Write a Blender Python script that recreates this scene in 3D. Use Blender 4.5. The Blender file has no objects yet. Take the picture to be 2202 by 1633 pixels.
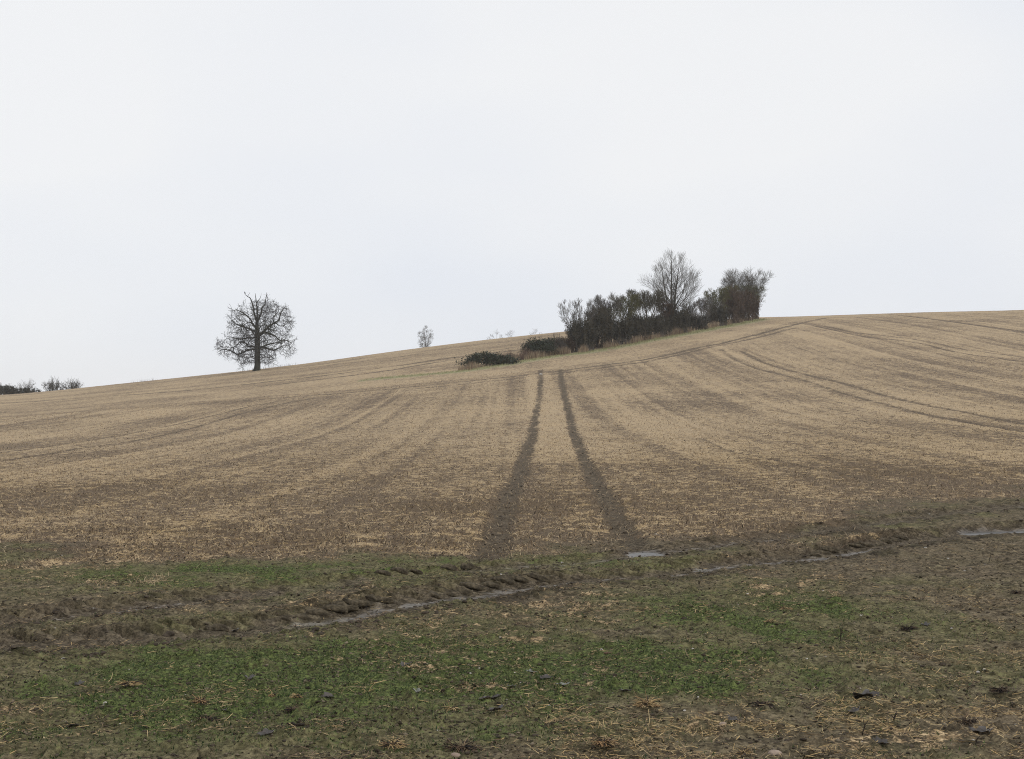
import bpy, bmesh, math
import numpy as np
from mathutils import Matrix, Vector

rng = np.random.default_rng(11)
scene = bpy.context.scene
col = scene.collection

# ------------------------------------------------------------------ camera
FPX, PW, PH = 3025.0, 2202.0, 1633.0
EYE = 1.6
PITCH = math.atan(114.5 / FPX)
cam_d = bpy.data.cameras.new('camera')
cam_d.sensor_width = 36.0
cam_d.lens = FPX / PW * 36.0
cam_d.clip_start = 0.1
cam_d.clip_end = 6000
cam = bpy.data.objects.new('camera', cam_d)
cam.location = (0, 0, EYE)
cam.rotation_euler = (math.pi / 2 + PITCH, 0, 0)
col.objects.link(cam)
scene.camera = cam

# ------------------------------------------------------------------ sky
SUN_EL, SUN_AZ = math.radians(36), math.radians(128)      # azimuth clockwise from straight ahead
world = bpy.data.worlds.new('World')
scene.world = world
world.use_nodes = True
nt = world.node_tree
nt.nodes.clear()
w_out = nt.nodes.new('ShaderNodeOutputWorld')
w_bg = nt.nodes.new('ShaderNodeBackground')
w_sky = nt.nodes.new('ShaderNodeTexSky')
w_sky.sky_type = 'NISHITA'
w_sky.sun_disc = False
w_sky.sun_elevation = SUN_EL
w_sky.sun_rotation = SUN_AZ
w_sc = nt.nodes.new('ShaderNodeVectorMath'); w_sc.operation = 'SCALE'; w_sc.inputs['Scale'].default_value = 0.08
w_tc = nt.nodes.new('ShaderNodeTexCoord')
w_map = nt.nodes.new('ShaderNodeMapping')
w_map.inputs['Scale'].default_value = (1.0, 1.0, 2.2)
w_map.inputs['Location'].default_value = (0.35, 0.1, 0.0)
w_n = nt.nodes.new('ShaderNodeTexNoise')
w_n.inputs['Scale'].default_value = 1.6
w_n.inputs['Detail'].default_value = 3.0
w_n.inputs['Roughness'].default_value = 0.45
w_r = nt.nodes.new('ShaderNodeValToRGB')
w_r.color_ramp.elements[0].position = 0.40
w_r.color_ramp.elements[0].color = (0.790, 0.825, 0.895, 1)
w_r.color_ramp.elements[1].position = 0.62
w_r.color_ramp.elements[1].color = (0.905, 0.912, 0.925, 1)
w_mix = nt.nodes.new('ShaderNodeMixRGB')
w_mix.inputs['Fac'].default_value = 0.93
L = nt.links.new
L(w_sky.outputs['Color'], w_sc.inputs[0])
L(w_sc.outputs['Vector'], w_mix.inputs['Color1'])
L(w_tc.outputs['Generated'], w_map.inputs['Vector'])
L(w_map.outputs['Vector'], w_n.inputs['Vector'])
L(w_n.outputs['Fac'], w_r.inputs['Fac'])
L(w_r.outputs['Color'], w_mix.inputs['Color2'])
L(w_mix.outputs['Color'], w_bg.inputs['Color'])
w_bg.inputs['Strength'].default_value = 1.04
L(w_bg.outputs['Background'], w_out.inputs['Surface'])

sun_d = bpy.data.lights.new('sun', 'SUN')
sun_d.energy = 0.95
sun_d.angle = math.radians(16)
sun_d.color = (1.0, 0.95, 0.88)
sun = bpy.data.objects.new('sun', sun_d)
sdir = Vector((math.sin(SUN_AZ) * math.cos(SUN_EL), math.cos(SUN_AZ) * math.cos(SUN_EL), math.sin(SUN_EL)))
sun.rotation_euler = sdir.to_track_quat('Z', 'Y').to_euler()
sun.location = (0, 0, 60)
col.objects.link(sun)
scene.cycles.use_denoising = True
scene.cycles.denoising_prefilter = 'NONE'
scene.cycles.volume_bounces = 2
scene.cycles.max_bounces = 6
scene.cycles.filter_width = 1.05

scene.view_settings.view_transform = 'Standard'
scene.view_settings.look = 'None'
scene.view_settings.exposure = 0.0
scene.view_settings.gamma = 1.0
scene.view_settings.use_curve_mapping = False

# ------------------------------------------------------------------ numeric helpers
def sstep(a, b, x):
    t = np.clip((np.asarray(x, float) - a) / (b - a), 0, 1)
    return t * t * (3 - 2 * t)

def _hash(ix, iy, seed):
    h = (ix.astype(np.int64) * 374761393 + iy.astype(np.int64) * 668265263 + seed * 974634777) & 0xFFFFFFFF
    h = ((h ^ (h >> 13)) * 1274126177) & 0xFFFFFFFF
    h = (h ^ (h >> 16)) & 0xFFFFFFFF
    return h / 4294967295.0

def vnoise(x, y, seed=0):
    x0 = np.floor(x); y0 = np.floor(y)
    fx = x - x0; fy = y - y0
    fx = fx * fx * fx * (fx * (fx * 6 - 15) + 10); fy = fy * fy * fy * (fy * (fy * 6 - 15) + 10)
    a = _hash(x0, y0, seed); b = _hash(x0 + 1, y0, seed)
    c = _hash(x0, y0 + 1, seed); d = _hash(x0 + 1, y0 + 1, seed)
    return a + (b - a) * fx + (c - a) * fy + (a - b - c + d) * fx * fy

def fbm(x, y, seed=0, oct=4, gain=0.5):
    s = 0; a = 1; n = 0
    ca, sa = math.cos(0.6), math.sin(0.6)
    for o in range(oct):
        s = s + a * vnoise(x, y, seed + o * 17); n += a; a *= gain
        x, y = (x * ca - y * sa) * 2.03 + 7.1, (x * sa + y * ca) * 2.03 - 3.7
    return s / n

class Spline:
    """natural cubic through knots"""
    def __init__(self, xs, ys):
        x = np.array(xs, float); y = np.array(ys, float); n = len(x)
        h = np.diff(x); A = np.zeros((n, n)); b = np.zeros(n)
        A[0, 0] = A[-1, -1] = 1
        for i in range(1, n - 1):
            A[i, i - 1] = h[i - 1]; A[i, i] = 2 * (h[i - 1] + h[i]); A[i, i + 1] = h[i]
            b[i] = 6 * ((y[i + 1] - y[i]) / h[i] - (y[i] - y[i - 1]) / h[i - 1])
        self.x, self.y, self.h, self.m = x, y, h, np.linalg.solve(A, b)
    def __call__(self, q):
        q = np.clip(q, self.x[0], self.x[-1])
        i = np.clip(np.searchsorted(self.x, q) - 1, 0, len(self.h) - 1)
        h = self.h[i]; a = (self.x[i + 1] - q) / h; b = (q - self.x[i]) / h
        return a * self.y[i] + b * self.y[i + 1] + ((a ** 3 - a) * self.m[i] + (b ** 3 - b) * self.m[i + 1]) * h * h / 6

# ------------------------------------------------------------------ the hill
RISE = Spline([0, 8, 16, 28, 43, 62, 84, 112, 144, 180, 220, 260, 300, 340, 380, 450, 560, 700, 900, 1300, 1700],
              [0, 0, 0, 0.20, 0.62, 1.35, 2.46, 4.75, 7.8, 11.95, 16.4, 20.2, 22.7, 24.1, 24.4, 22.6, 17.5, 13, 10.5, 10, 10])
def rise(y):
    return np.where(y > 16, RISE(np.maximum(y, 0)), 0.0) * sstep(14, 24, y)

def ray(px, py):
    a = (px - PW / 2) / FPX; b = (PH / 2 - py) / FPX
    c, s = math.cos(PITCH), math.sin(PITCH)
    dy = c - b * s; dz = s + b * c
    return a / dy, dz / dy            # X per metre of depth, Z per metre of depth

SKY = [(0, 851), (127, 839.5), (236, 828), (400, 811), (550, 795.5), (680, 779.5), (850, 755.5), (915, 747), (1045, 731),
       (1204, 714.5), (1320, 703), (1430, 694), (1540, 687), (1634, 682.5), (1690, 682), (1800, 678), (2000, 671.5), (2202, 667.5)]
_yy = np.linspace(100, 600, 700); _rr = RISE(_yy)
_ks = np.linspace(0.2, 1.8, 300)
_em = np.array([((k * _rr - EYE) / _yy).max() for k in _ks])
_us, _kk = [], []
for px, py in SKY:
    u, e = ray(px, py); _us.append(u); _kk.append(np.interp(e, _em, _ks))
_us = np.array([-0.9, -0.6, -0.45] + _us + [0.45, 0.6, 0.9]); _kk = np.array([0.40, 0.41, 0.425] + _kk + [1.275, 1.29, 1.29])
_ug = np.linspace(-0.9, 0.9, 1201); _kg = np.interp(_ug, _us, _kk)
_w = np.exp(-0.5 * (np.arange(-24, 25) / 9.0) ** 2); _w /= _w.sum()
_kg = np.convolve(np.pad(_kg, 24, mode='edge'), _w, mode='valid')

def hill(x, y):
    x = np.asarray(x, float); y = np.asarray(y, float)
    u = np.clip(x / np.maximum(y, 1.0), -0.9, 0.9)
    return np.interp(u, _ug, _kg) * rise(y)

def gp(px, py, far=262.0):
    """the point of the hill seen at a place in the photograph"""
    u, e = ray(px, py)
    ys = np.concatenate([np.linspace(5, 60, 1100), np.linspace(60.2, far, 1000)])
    dz = EYE + e * ys - hill(u * ys, ys)
    i = np.where(dz <= 0)[0]
    if len(i) == 0:
        Y = ys[np.argmin(dz / ys)]
    else:
        i = i[0]
        Y = ys[i] if i == 0 else ys[i - 1] + (ys[i] - ys[i - 1]) * dz[i - 1] / (dz[i - 1] - dz[i])
    return np.array([u * Y, Y, float(hill(u * Y, Y))])

def path(pts, step=0.25):
    P = np.array([gp(*p)[:2] for p in pts])
    d = np.concatenate([[0], np.cumsum(np.hypot(*np.diff(P, axis=0).T))])
    n = max(int(d[-1] / step), 8)
    t = np.linspace(0, d[-1], n)
    Q = np.stack([np.interp(t, d, P[:, 0]), np.interp(t, d, P[:, 1])], 1)
    k = max(int(n / len(pts) * 0.6), 1)
    w = np.hanning(2 * k + 3)[1:-1]; w /= w.sum(); r = len(w) // 2
    for c in (0, 1):
        a = Q[:, c]
        pad = np.concatenate([2 * a[0] - a[r:0:-1], a, 2 * a[-1] - a[-2:-r - 2:-1]]) if n > r + 1 else None
        if pad is not None: Q[:, c] = np.convolve(pad, w, mode='valid')
    return Q

def polydist(x, y, Q, reach):
    """lateral offset (+ left) and arc length to a polyline, inf where farther than reach"""
    x = np.asarray(x, float); y = np.asarray(y, float)
    off = np.full(x.shape, np.inf); arc = np.zeros(x.shape)
    sel = np.where((x > Q[:, 0].min() - reach) & (x < Q[:, 0].max() + reach) & (y > Q[:, 1].min() - reach) & (y < Q[:, 1].max() + reach))[0]
    if len(sel) == 0: return off, arc
    T = np.gradient(Q, axis=0); T /= np.linalg.norm(T, axis=1)[:, None] + 1e-9
    S = np.concatenate([[0], np.cumsum(np.hypot(*np.diff(Q, axis=0).T))])
    xs, ys = x[sel], y[sel]
    best = np.full(len(sel), np.inf); bi = np.zeros(len(sel), int)
    stride = max(len(Q) // 160, 1)
    for c in range(0, len(Q), stride):
        d = (xs - Q[c, 0]) ** 2 + (ys - Q[c, 1]) ** 2
        m = d < best; best[m] = d[m]; bi[m] = c
    dx = xs - Q[bi, 0]; dy = ys - Q[bi, 1]
    la = dx * -T[bi, 1] + dy * T[bi, 0]; al = dx * T[bi, 0] + dy * T[bi, 1]
    ok = (np.abs(al) < stride * 0.6 * (S[-1] / len(Q)) + 0.5) & (np.abs(la) < reach)
    off[sel[ok]] = la[ok]; arc[sel] = S[bi] + al
    return off, arc

# wheel ruts: (path, half width, depth, bare, wet)
RUTS = []
def rut(pts, hw, depth, bare, wet, lug=0.0, step=0.25):
    RUTS.append((path(pts, step), hw, depth, bare, wet, lug))
# the tramline running straight up the slope
rut([(1163, 798), (1163, 825), (1157, 865), (1150, 900), (1143, 940), (1132, 975), (1119, 1010), (1103, 1050), (1086, 1100), (1071, 1150), (1054, 1195)], 0.25, 0.07, 1.0, 0.06)
rut([(1204, 796), (1209, 825), (1217, 865), (1226, 900), (1239, 945), (1258, 990), (1278, 1030), (1300, 1070), (1325, 1115), (1352, 1155), (1384, 1190)], 0.25, 0.07, 1.0, 0.10)
# neighbouring tramlines
rut([(1551, 752), (1573, 770), (1627, 794), (1666, 802), (1739, 821), (1819, 848), (1914, 872), (1978, 888), (2202, 928)], 0.28, 0.05, 0.6, 0.0)
rut([(1596, 756), (1637, 778), (1675, 791), (1755, 811), (1819, 826), (1882, 846), (1978, 869), (2074, 885), (2202, 912)], 0.28, 0.05, 0.6, 0.0)
rut([(633, 857), (531, 875), (409, 906), (286, 931), (123, 957), (0, 974)], 0.2, 0.04, 0.7, 0.0)
rut([(674, 857), (613, 867), (511, 892), (409, 922), (286, 949), (163, 965), (0, 992)], 0.22, 0.05, 0.85, 0.0)
rut([(1749, 701), (1851, 724), (1978, 737), (2042, 756), (2202, 778)], 0.28, 0.04, 0.75, 0.0)
rut([(1771, 701), (1840, 716), (1978, 731), (2060, 750), (2202, 768)], 0.28, 0.04, 0.55, 0.0)
rut([(1914, 677), (2042, 692), (2202, 713)], 0.35, 0.04, 0.6, 0.0)
rut([(1510, 944), (1570, 971), (1643, 985), (1723, 1001), (1787, 1015), (1863, 1031)], 0.12, 0.03, 0.6, 0.0)
# the turning strip below the hedge
HEADLINE = [(0, 898), (204, 884), (368, 873), (531, 861), (654, 852), (776, 843), (900, 831), (1040, 817), (1130, 807), (1180, 801), (1280, 788), (1400, 772), (1500, 748), (1548, 740), (1627, 720), (1691, 703), (1771, 685)]
rut(HEADLINE[2:], 0.45, 0.08, 0.78, 0.0)
rut([(900, 836), (1040, 822), (1130, 811.5), (1180, 806), (1280, 793), (1400, 777), (1500, 753), (1580, 737), (1643, 723), (1707, 706)], 0.4, 0.08, 0.7, 0.0)
# field beyond the hedge
rut([(0, 867), (245, 852), (409, 840), (572, 822), (700, 808), (850, 788), (943, 773), (1036, 762), (1129, 751)], 0.6, 0.10, 1.0, 0.0)
rut([(572, 830), (700, 815), (850, 795), (943, 779), (1036, 768), (1129, 757)], 0.6, 0.10, 1.0, 0.0)
rut([(250, 832), (430, 812), (600, 797), (760, 780), (900, 762)], 0.45, 0.05, 0.6, 0.0)
N_FAR = len(RUTS)
# the muddy track across the bottom of the field
NEAR_RUT = [(-150, 1392), (0, 1384), (200, 1378), (400, 1368), (550, 1350), (700, 1327), (850, 1302), (1000, 1280), (1100, 1264), (1200, 1252), (1330, 1243), (1440, 1235), (1560, 1215), (1680, 1205), (1800, 1190), (1930, 1168), (2060, 1152), (2202, 1136), (2380, 1120)]
FAR_RUT = [(-150, 1350), (100, 1326), (250, 1311), (400, 1295), (520, 1281), (640, 1264), (760, 1252), (900, 1238), (1050, 1226), (1200, 1215), (1330, 1202), (1400, 1190), (1520, 1176), (1660, 1158), (1800, 1139), (1960, 1115), (2080, 1100), (2202, 1086), (2380, 1066)]
rut(NEAR_RUT, 0.32, 0.036, 1.0, 0.78, 1.0, 0.08)
rut(FAR_RUT, 0.28, 0.026, 0.9, 0.55, 0.6, 0.08)

_hl = np.array([gp(*p)[:2] for p in HEADLINE])
_hl = _hl[np.argsort(_hl[:, 0])]
def yhead(x):
    return np.interp(x, _hl[:, 0], _hl[:, 1])

HEDGE = [(930, 803), (1000, 796), (1060, 787), (1130, 774), (1200, 763), (1250, 759), (1330, 744), (1400, 730), (1480, 715), (1560, 700), (1610, 690), (1637, 684)]
hedge_path = np.array([gp(px, py)[:2] for px, py in HEDGE])
VERGE = path([(790, 818), (860, 811), (930, 806)] + [(px, py + 3) for px, py in HEDGE[1:]], 1.0)

# where the straw stubble ends and the trampled strip begins
_bx = np.array([-40, -6.5, -2.0, 1.8, 5.0, 11, 20, 40.]); _by = np.array([18.5, 18.2, 18.0, 18.6, 22.0, 30, 40, 60.])
def ybound(x): return np.interp(x, _bx, _by)

# patches of moss on the bare soil: place in the photograph, half length, half depth (m), amount
MOSS = [(p, gp(*p[:2])) for p in [
    (1200, 1450, 1.35, 0.75, 1.0), (1380, 1425, 0.8, 0.7, 0.9), (900, 1470, 1.3, 0.8, 0.85), (600, 1480, 1.3, 0.7, 0.7), (660, 1550, 0.8, 0.5, 0.7),
    (250, 1500, 1.3, 0.8, 0.5), (250, 1590, 0.8, 0.5, 0.6), (1640, 1320, 0.9, 1.3, 0.8), (1560, 1400, 0.7, 0.8, 0.6), (700, 1235, 2.2, 1.3, 0.42), (1150, 1210, 1.6, 0.9, 0.45),
    (350, 1245, 2.2, 1.4, 0.35), (560, 1340, 1.4, 0.6, 0.42), (1750, 1270, 1.4, 1.3, 0.3), (900, 1400, 1.2, 0.6, 0.5), (1800, 1560, 0.9, 0.5, 0.2),
    (1060, 1580, 0.8, 0.5, 0.45), (100, 1420, 1.2, 0.8, 0.25), (1500, 1320, 1.0, 0.8, 0.3), (480, 1420, 1.2, 0.5, 0.5)]]
# heaps of loose straw on the near ground
HEAPS = [(p, gp(*p[:2])) for p in [
    (1900, 1570, 1.0, 0.55, 0.75), (2080, 1540, 0.8, 0.6, 0.6), (2150, 1400, 1.2, 0.9, 0.45), (1750, 1450, 1.2, 0.7, 0.45), (1420, 1540, 0.9, 0.5, 0.45),
    (2000, 1300, 2.0, 1.5, 0.35), (1300, 1610, 0.6, 0.3, 0.45), (850, 1600, 0.7, 0.3, 0.4), (400, 1530, 1.0, 0.5, 0.25), (1180, 1320, 1.3, 0.7, 0.35), (1650, 1600, 0.9, 0.4, 0.5)]]

# damp dark ground low on the stubble
DAMP = [(p, gp(*p[:2])) for p in [(120, 1062, 3.2, 4.5, 0.6), (1000, 1090, 2.2, 3.0, 0.8), (1215, 1062, 1.6, 2.8, 0.6), (1950, 1025, 6.0, 6.0, 0.5), (1420, 1075, 2.2, 3.2, 0.4), (560, 1140, 3.0, 1.4, 0.6), (130, 1185, 2.4, 1.0, 0.7),
                                  (1620, 1130, 2.4, 1.2, 0.6), (760, 1165, 2.2, 1.0, 0.6), (1760, 985, 4.0, 8.0, 0.25)]]

def blobs(x, y, B):
    s = np.zeros_like(x)
    for p, g in B:
        s = s + p[4] * np.exp(-(((x - g[0]) / p[2]) ** 2 + ((y - g[1]) / p[3]) ** 2) * 0.9)
    return s

PUDDLES = [((1386, 1187), 0.27, 0.60, -0.2), ((2165, 1141), 0.9, 0.42, 0.35)]
PUD = []
for (p, a, b, rz) in PUDDLES:
    g = gp(*p); PUD.append((g[0], g[1], a, b, rz))

def pud_field(x, y):
    f = np.zeros_like(x)
    for gx, gy, a, b, rz in PUD:
        c, s = math.cos(rz), math.sin(rz)
        lx = (x - gx) * c + (y - gy) * s; ly = -(x - gx) * s + (y - gy) * c
        f = np.maximum(f, np.exp(-((lx / a) ** 2 + (ly / b) ** 2)))
    return f

def survey(x, y):
    """relief and cover of the ground at world positions: all in metres of the place itself"""
    x = np.asarray(x, float); y = np.asarray(y, float)
    z = hill(x, y)
    yb = ybound(x)
    p_big = fbm(x * 0.10 + 3, y * 0.10, 1, 4)
    p_mid = fbm(x * 0.42, y * 0.30, 5, 4)
    p_fine = fbm(x * 1.7, y * 1.3, 9, 4)
    p_edge = fbm(x * 5.5, y * 3.5, 13, 3)
    ridge = np.zeros_like(x); notch_shade = np.zeros_like(x)
    edge = y - yb + (p_mid - 0.5) * 9 + (p_fine - 0.5) * 5
    field = sstep(-1.6, 2.6, edge)
    # drill rows: up the slope below the turning strip, along it above
    yh = yhead(x)
    rows = 0.34 * vnoise(x * 0.5, y * 0.011, 21) + 0.33 * vnoise(x * 1.4, y * 0.014, 22) + 0.33 * vnoise(x * 2.9, y * 0.02, 23)
    hd = y - yh
    cont = 0.5 * vnoise(hd * 0.16, x * 0.012, 24) + 0.3 * vnoise(hd * 0.42, x * 0.02, 25) + 0.2 * vnoise(hd * 1.1, x * 0.03, 26)
    above = sstep(-2.5, 2.5, hd)
    streak = rows * (1 - above) + cont * above
    straw_f = 0.57 + (0.47 - 0.15 * above) * (streak - 0.5) + 0.28 * (p_big - 0.5) + 0.16 * (p_mid - 0.5)
    # damp dark patches low on the field
    low = sstep(-1, 4, y - yb) * (1 - sstep(5, 42, y - yb))
    damp = np.clip(blobs(x, y, DAMP), 0, 1) * (0.35 + 1.1 * p_mid) * sstep(0.3, 0.6, p_fine + 0.1) + 0.45 * low * sstep(0.48, 0.72, 0.55 * p_mid + 0.45 * fbm(x * 0.22 + 9, y * 0.16 + 4, 31, 3))
    near_mix = 1 - sstep(2, 62, y - yb + (p_big - 0.5) * 30 + (p_mid - 0.5) * 14)
    straw_f = straw_f - 0.03 * near_mix - 0.05 * (1 - sstep(2, 16, y - yb)) - 0.26 * damp
    heap = blobs(x, y, HEAPS)
    straw_n = 0.10 + 0.26 * sstep(0.45, 0.75, p_mid) + 0.20 * heap * (0.4 + 0.9 * p_fine)
    straw = straw_n * (1 - field) + straw_f * field
    moss = blobs(x, y, MOSS) * (0.45 + 1.1 * p_fine) * (1 - 0.8 * field) + 0.10 * (1 - field) + 0.22 * (1 - field) * sstep(0.45, 0.7, fbm(x * 0.5 + 8, y * 0.4, 41, 4))
    mott = sstep(0.36, 0.62, fbm(x * 2.4 + 3, y * 1.7, 43, 4))
    moss = moss * (0.60 + 0.78 * mott) * (1 - 0.55 * np.clip(heap, 0, 1))
    wet = 0.12 * (1 - field)
    bare = np.zeros_like(x)
    rel = np.zeros_like(x)
    for i, (Q, hw, depth, b, w, lug) in enumerate(RUTS):
        reach = hw * 4
        off, arc = polydist(x, y, Q, reach)
        m = np.isfinite(off)
        if not m.any(): continue
        o = off[m]; s = arc[m]
        o = o + (vnoise(s * 0.22, s * 0, 50 + i) - 0.5) * hw * 0.4
        amp = 0.55 + 0.9 * (vnoise(s * 0.15, s * 0, 60 + i) - 0.2)
        amp = np.clip(amp, 0.45, 1.15)
        core = 1 - sstep(hw * 0.55, hw * 1.3, np.abs(o) + (p_edge[m] - 0.5) * hw * 1.1)
        if i < N_FAR:
            rel[m] += -depth * core * amp * np.clip(60 / np.maximum(y[m], 60), 0.3, 1)
            bb = b * core * np.clip(amp + 0.25, 0, 1) * np.clip(0.45 + 1.1 * p_edge[m], 0.3, 1)
        else:
            prof = -np.exp(-(o / (hw * 0.8)) ** 2) + np.where(o > 0, 1.5, 0.35) * (0.4 + 1.2 * p_edge[m]) * np.exp(-((np.abs(o) - hw * 1.5) / (hw * 0.42)) ** 2)
            tread = np.zeros_like(o)
            for q in range(1):
                ph = (s + o * 0.8) / 0.26
                tread = -sstep(0.45, 0.65, 0.5 + 0.5 * np.sin(ph * 2 * math.pi))
            strong = np.exp(-((x[m] + 0.3) / 1.5) ** 2) if lug > 0.8 else 0.25
            strong = np.maximum(strong, 0.75 * np.exp(-((x[m] - 5.2) / 1.6) ** 2)) if lug > 0.8 else strong + 0.6 * np.exp(-((x[m] + 0.8) / 1.2) ** 2)
            strong = np.clip(strong, 0.4, 1)
            inr = np.exp(-((o - hw * 1.15) / (hw * 0.62)) ** 4)
            rel[m] += depth * amp * prof + lug * 0.17 * strong * inr * (tread + 0.35)
            notch_shade[m] = np.maximum(notch_shade[m], strong * inr * -tread * lug)  # shade inside the tread notches, painted into the soil colour
            bb = b * core * np.clip(amp + 0.2, 0, 1)
            sm = 1 - sstep(0.15 * hw, 0.75 * hw, np.abs(o + hw * 0.30) + (p_edge[m] - 0.5) * hw * 1.0)
            wet[m] = np.maximum(wet[m], w * sm * (0.35 + 0.65 * sstep(0.35, 0.65, vnoise(s * 0.5, s * 0, 66 + i))))
            ridge[m] = np.maximum(ridge[m], np.exp(-((np.abs(o) - hw * 1.6) / (hw * 0.6)) ** 2) * np.where(o < 0, 1.0, 0.6))
        bare[m] = np.maximum(bare[m], bb)
    straw = straw * (1 - bare * np.clip(0.28 + 0.75 * p_edge, 0, 1))
    moss = moss * (1 - 0.75 * bare)
    straw = straw * (1 - np.clip(notch_shade, 0, 1)); moss = moss * (1 - np.clip(notch_shade, 0, 1))  # no cover over the painted notch shade
    pf = pud_field(x, y)
    wet = np.maximum(wet, sstep(0.12, 0.6, pf))
    straw = straw * (1 - sstep(0.05, 0.4, pf)); moss = moss * (1 - sstep(0.05, 0.4, pf))
    bare = np.maximum(bare, sstep(0.1, 0.5, pf))
    # grass verge along the hedge
    off, arc = polydist(x, y, VERGE, 6.0)
    v = np.where(np.isfinite(off), np.exp(-((np.where(np.isfinite(off), off, 9) - 0.2) / 2.2) ** 2), 0)
    verge = v * sstep(0.32, 0.62, p_fine * 0.5 + p_mid * 0.5 + 0.12)
    # relief
    a_near = 1.0 / (1.0 + (np.maximum(y, 0) / 45.0) ** 1.5)
    soft = 1 - 0.75 * np.clip(wet, 0, 1)
    rough = (fbm(x * 0.9, y * 0.9, 71, 3) - 0.5) * 0.07 + ((fbm(x * 5.0, y * 4.0, 72, 4, 0.6) - 0.5) * 0.075 + np.maximum(fbm(x * 13, y * 11, 75, 3) - 0.60, 0) * 0.16) * soft
    rel = rel + rough * (0.35 + 0.65 * a_near)
    rel = rel * (1 - 0.7 * sstep(0.08, 0.5, pf)) - 0.06 * sstep(0.15, 0.7, pf)
    rel = np.where(y > 130, rel + (streak - 0.5) * 0.12, rel)
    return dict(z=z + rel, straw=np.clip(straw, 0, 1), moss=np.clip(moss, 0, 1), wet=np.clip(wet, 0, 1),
                verge=np.clip(verge, 0, 1), bare=np.clip(bare, 0, 1), damp=np.clip(0.85 * damp + 0.36 * near_mix * field + 1.2 * notch_shade + 0.85 * ridge * (1 - field) * sstep(0.35, 0.6, p_edge), 0, 1), field=field, ridge=ridge)  # damp carries real damp, dark rut edges and the painted notch shade

def zat(x, y):
    return float(survey(np.array([x]), np.array([y]))['z'][0])

# ------------------------------------------------------------------ mesh helpers
def mesh_from(name, V, F, mat=None, smooth=False, attrs=None):
    """V (n,3); F (m,k) one polygon size"""
    V = np.asarray(V, np.float32); F = np.asarray(F, np.int32)
    me = bpy.data.meshes.new(name)
    n, (m, k) = len(V), F.shape
    me.vertices.add(n); me.loops.add(m * k); me.polygons.add(m)
    me.vertices.foreach_set('co', V.ravel())
    me.loops.foreach_set('vertex_index', F.ravel())
    me.polygons.foreach_set('loop_start', np.arange(0, m * k, k, dtype=np.int32))
    me.polygons.foreach_set('loop_total', np.full(m, k, np.int32))
    if smooth: me.polygons.foreach_set('use_smooth', np.ones(m, bool))
    me.update(calc_edges=True)
    for an, data in (attrs or {}).items():
        a = me.attributes.new(an, 'FLOAT_COLOR', 'POINT')
        a.data.foreach_set('color', np.asarray(data, np.float32).ravel())
    if mat is not None: me.materials.append(mat)
    return me

def obj(name, me, parent=None, loc=None):
    o = bpy.data.objects.new(name, me)
    col.objects.link(o)
    if parent is not None: o.parent = parent
    if loc is not None: o.location = loc
    return o

def tag(o, label=None, category=None, group=None, kind=None):
    if label: o['label'] = label
    if category: o['category'] = category
    if group: o['group'] = group
    if kind: o['kind'] = kind
    return o

def tubes(P0, P1, R0, R1, k):
    """tapered prisms between point pairs, vectorised"""
    P0 = np.asarray(P0, float); P1 = np.asarray(P1, float); n = len(P0)
    d = P1 - P0; l = np.linalg.norm(d, axis=1, keepdims=True) + 1e-9; d = d / l
    ref = np.where(np.abs(d[:, 2:3]) < 0.9, np.array([[0, 0, 1.0]]), np.array([[1.0, 0, 0]]))
    a = np.cross(d, ref); a /= np.linalg.norm(a, axis=1, keepdims=True) + 1e-9
    b = np.cross(d, a)
    th = np.arange(k) * 2 * math.pi / k
    ring = a[:, None, :] * np.cos(th)[None, :, None] + b[:, None, :] * np.sin(th)[None, :, None]
    A = P0[:, None, :] + ring * np.asarray(R0, float)[:, None, None]
    B = P1[:, None, :] + ring * np.asarray(R1, float)[:, None, None]
    V = np.concatenate([A, B], 1).reshape(-1, 3)
    i = np.arange(k); j = (i + 1) % k
    q = np.stack([i, j, j + k, i + k], 1)
    F = (np.arange(n)[:, None, None] * (2 * k) + q[None]).reshape(-1, 4)
    return V, F

def join(parts):
    Vs, Fs, o = [], [], 0
    for V, F in parts:
        Vs.append(V); Fs.append(F + o); o += len(V)
    return np.concatenate(Vs), np.concatenate(Fs)

def loft(P, R, k=12, bump=0.0, seed=0, cap=True):
    """one continuous tube through points P with radii R (or per-point (rx, ry))"""
    P = np.asarray(P, float); n = len(P); R = np.asarray(R, float)
    T = np.gradient(P, axis=0); T /= np.linalg.norm(T, axis=1)[:, None] + 1e-9
    ref = np.array([0.0, 1.0, 0.0]) if abs(T[0][1]) < 0.8 else np.array([1.0, 0, 0])
    th = np.arange(k) * 2 * math.pi / k
    V = []
    r_ = np.random.default_rng(seed)
    lob = r_.uniform(-1, 1, (k,))
    for i in range(n):
        a = np.cross(T[i], ref); a /= np.linalg.norm(a) + 1e-9; b = np.cross(T[i], a)
        ra, rb = (R[i], R[i]) if R.ndim == 1 else R[i]
        w = 1 + bump * lob + bump * 0.6 * r_.uniform(-1, 1, k)
        V.append(P[i] + (a[None] * (np.cos(th) * ra * w)[:, None] + b[None] * (np.sin(th) * rb * w)[:, None]))
    V = np.concatenate(V); F = []
    for i in range(n - 1):
        for j in range(k):
            F.append((i * k + j, i * k + (j + 1) % k, (i + 1) * k + (j + 1) % k, (i + 1) * k + j))
    if cap:
        c0 = len(V); V = np.concatenate([V, P[:1], P[-1:]])
        for j in range(0, k, 1):
            F.append((c0, (j + 1) % k, j, j)); F.append((c0 + 1, (n - 1) * k + j, (n - 1) * k + (j + 1) % k, (n - 1) * k + (j + 1) % k))
    return V, np.array(F)

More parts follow.
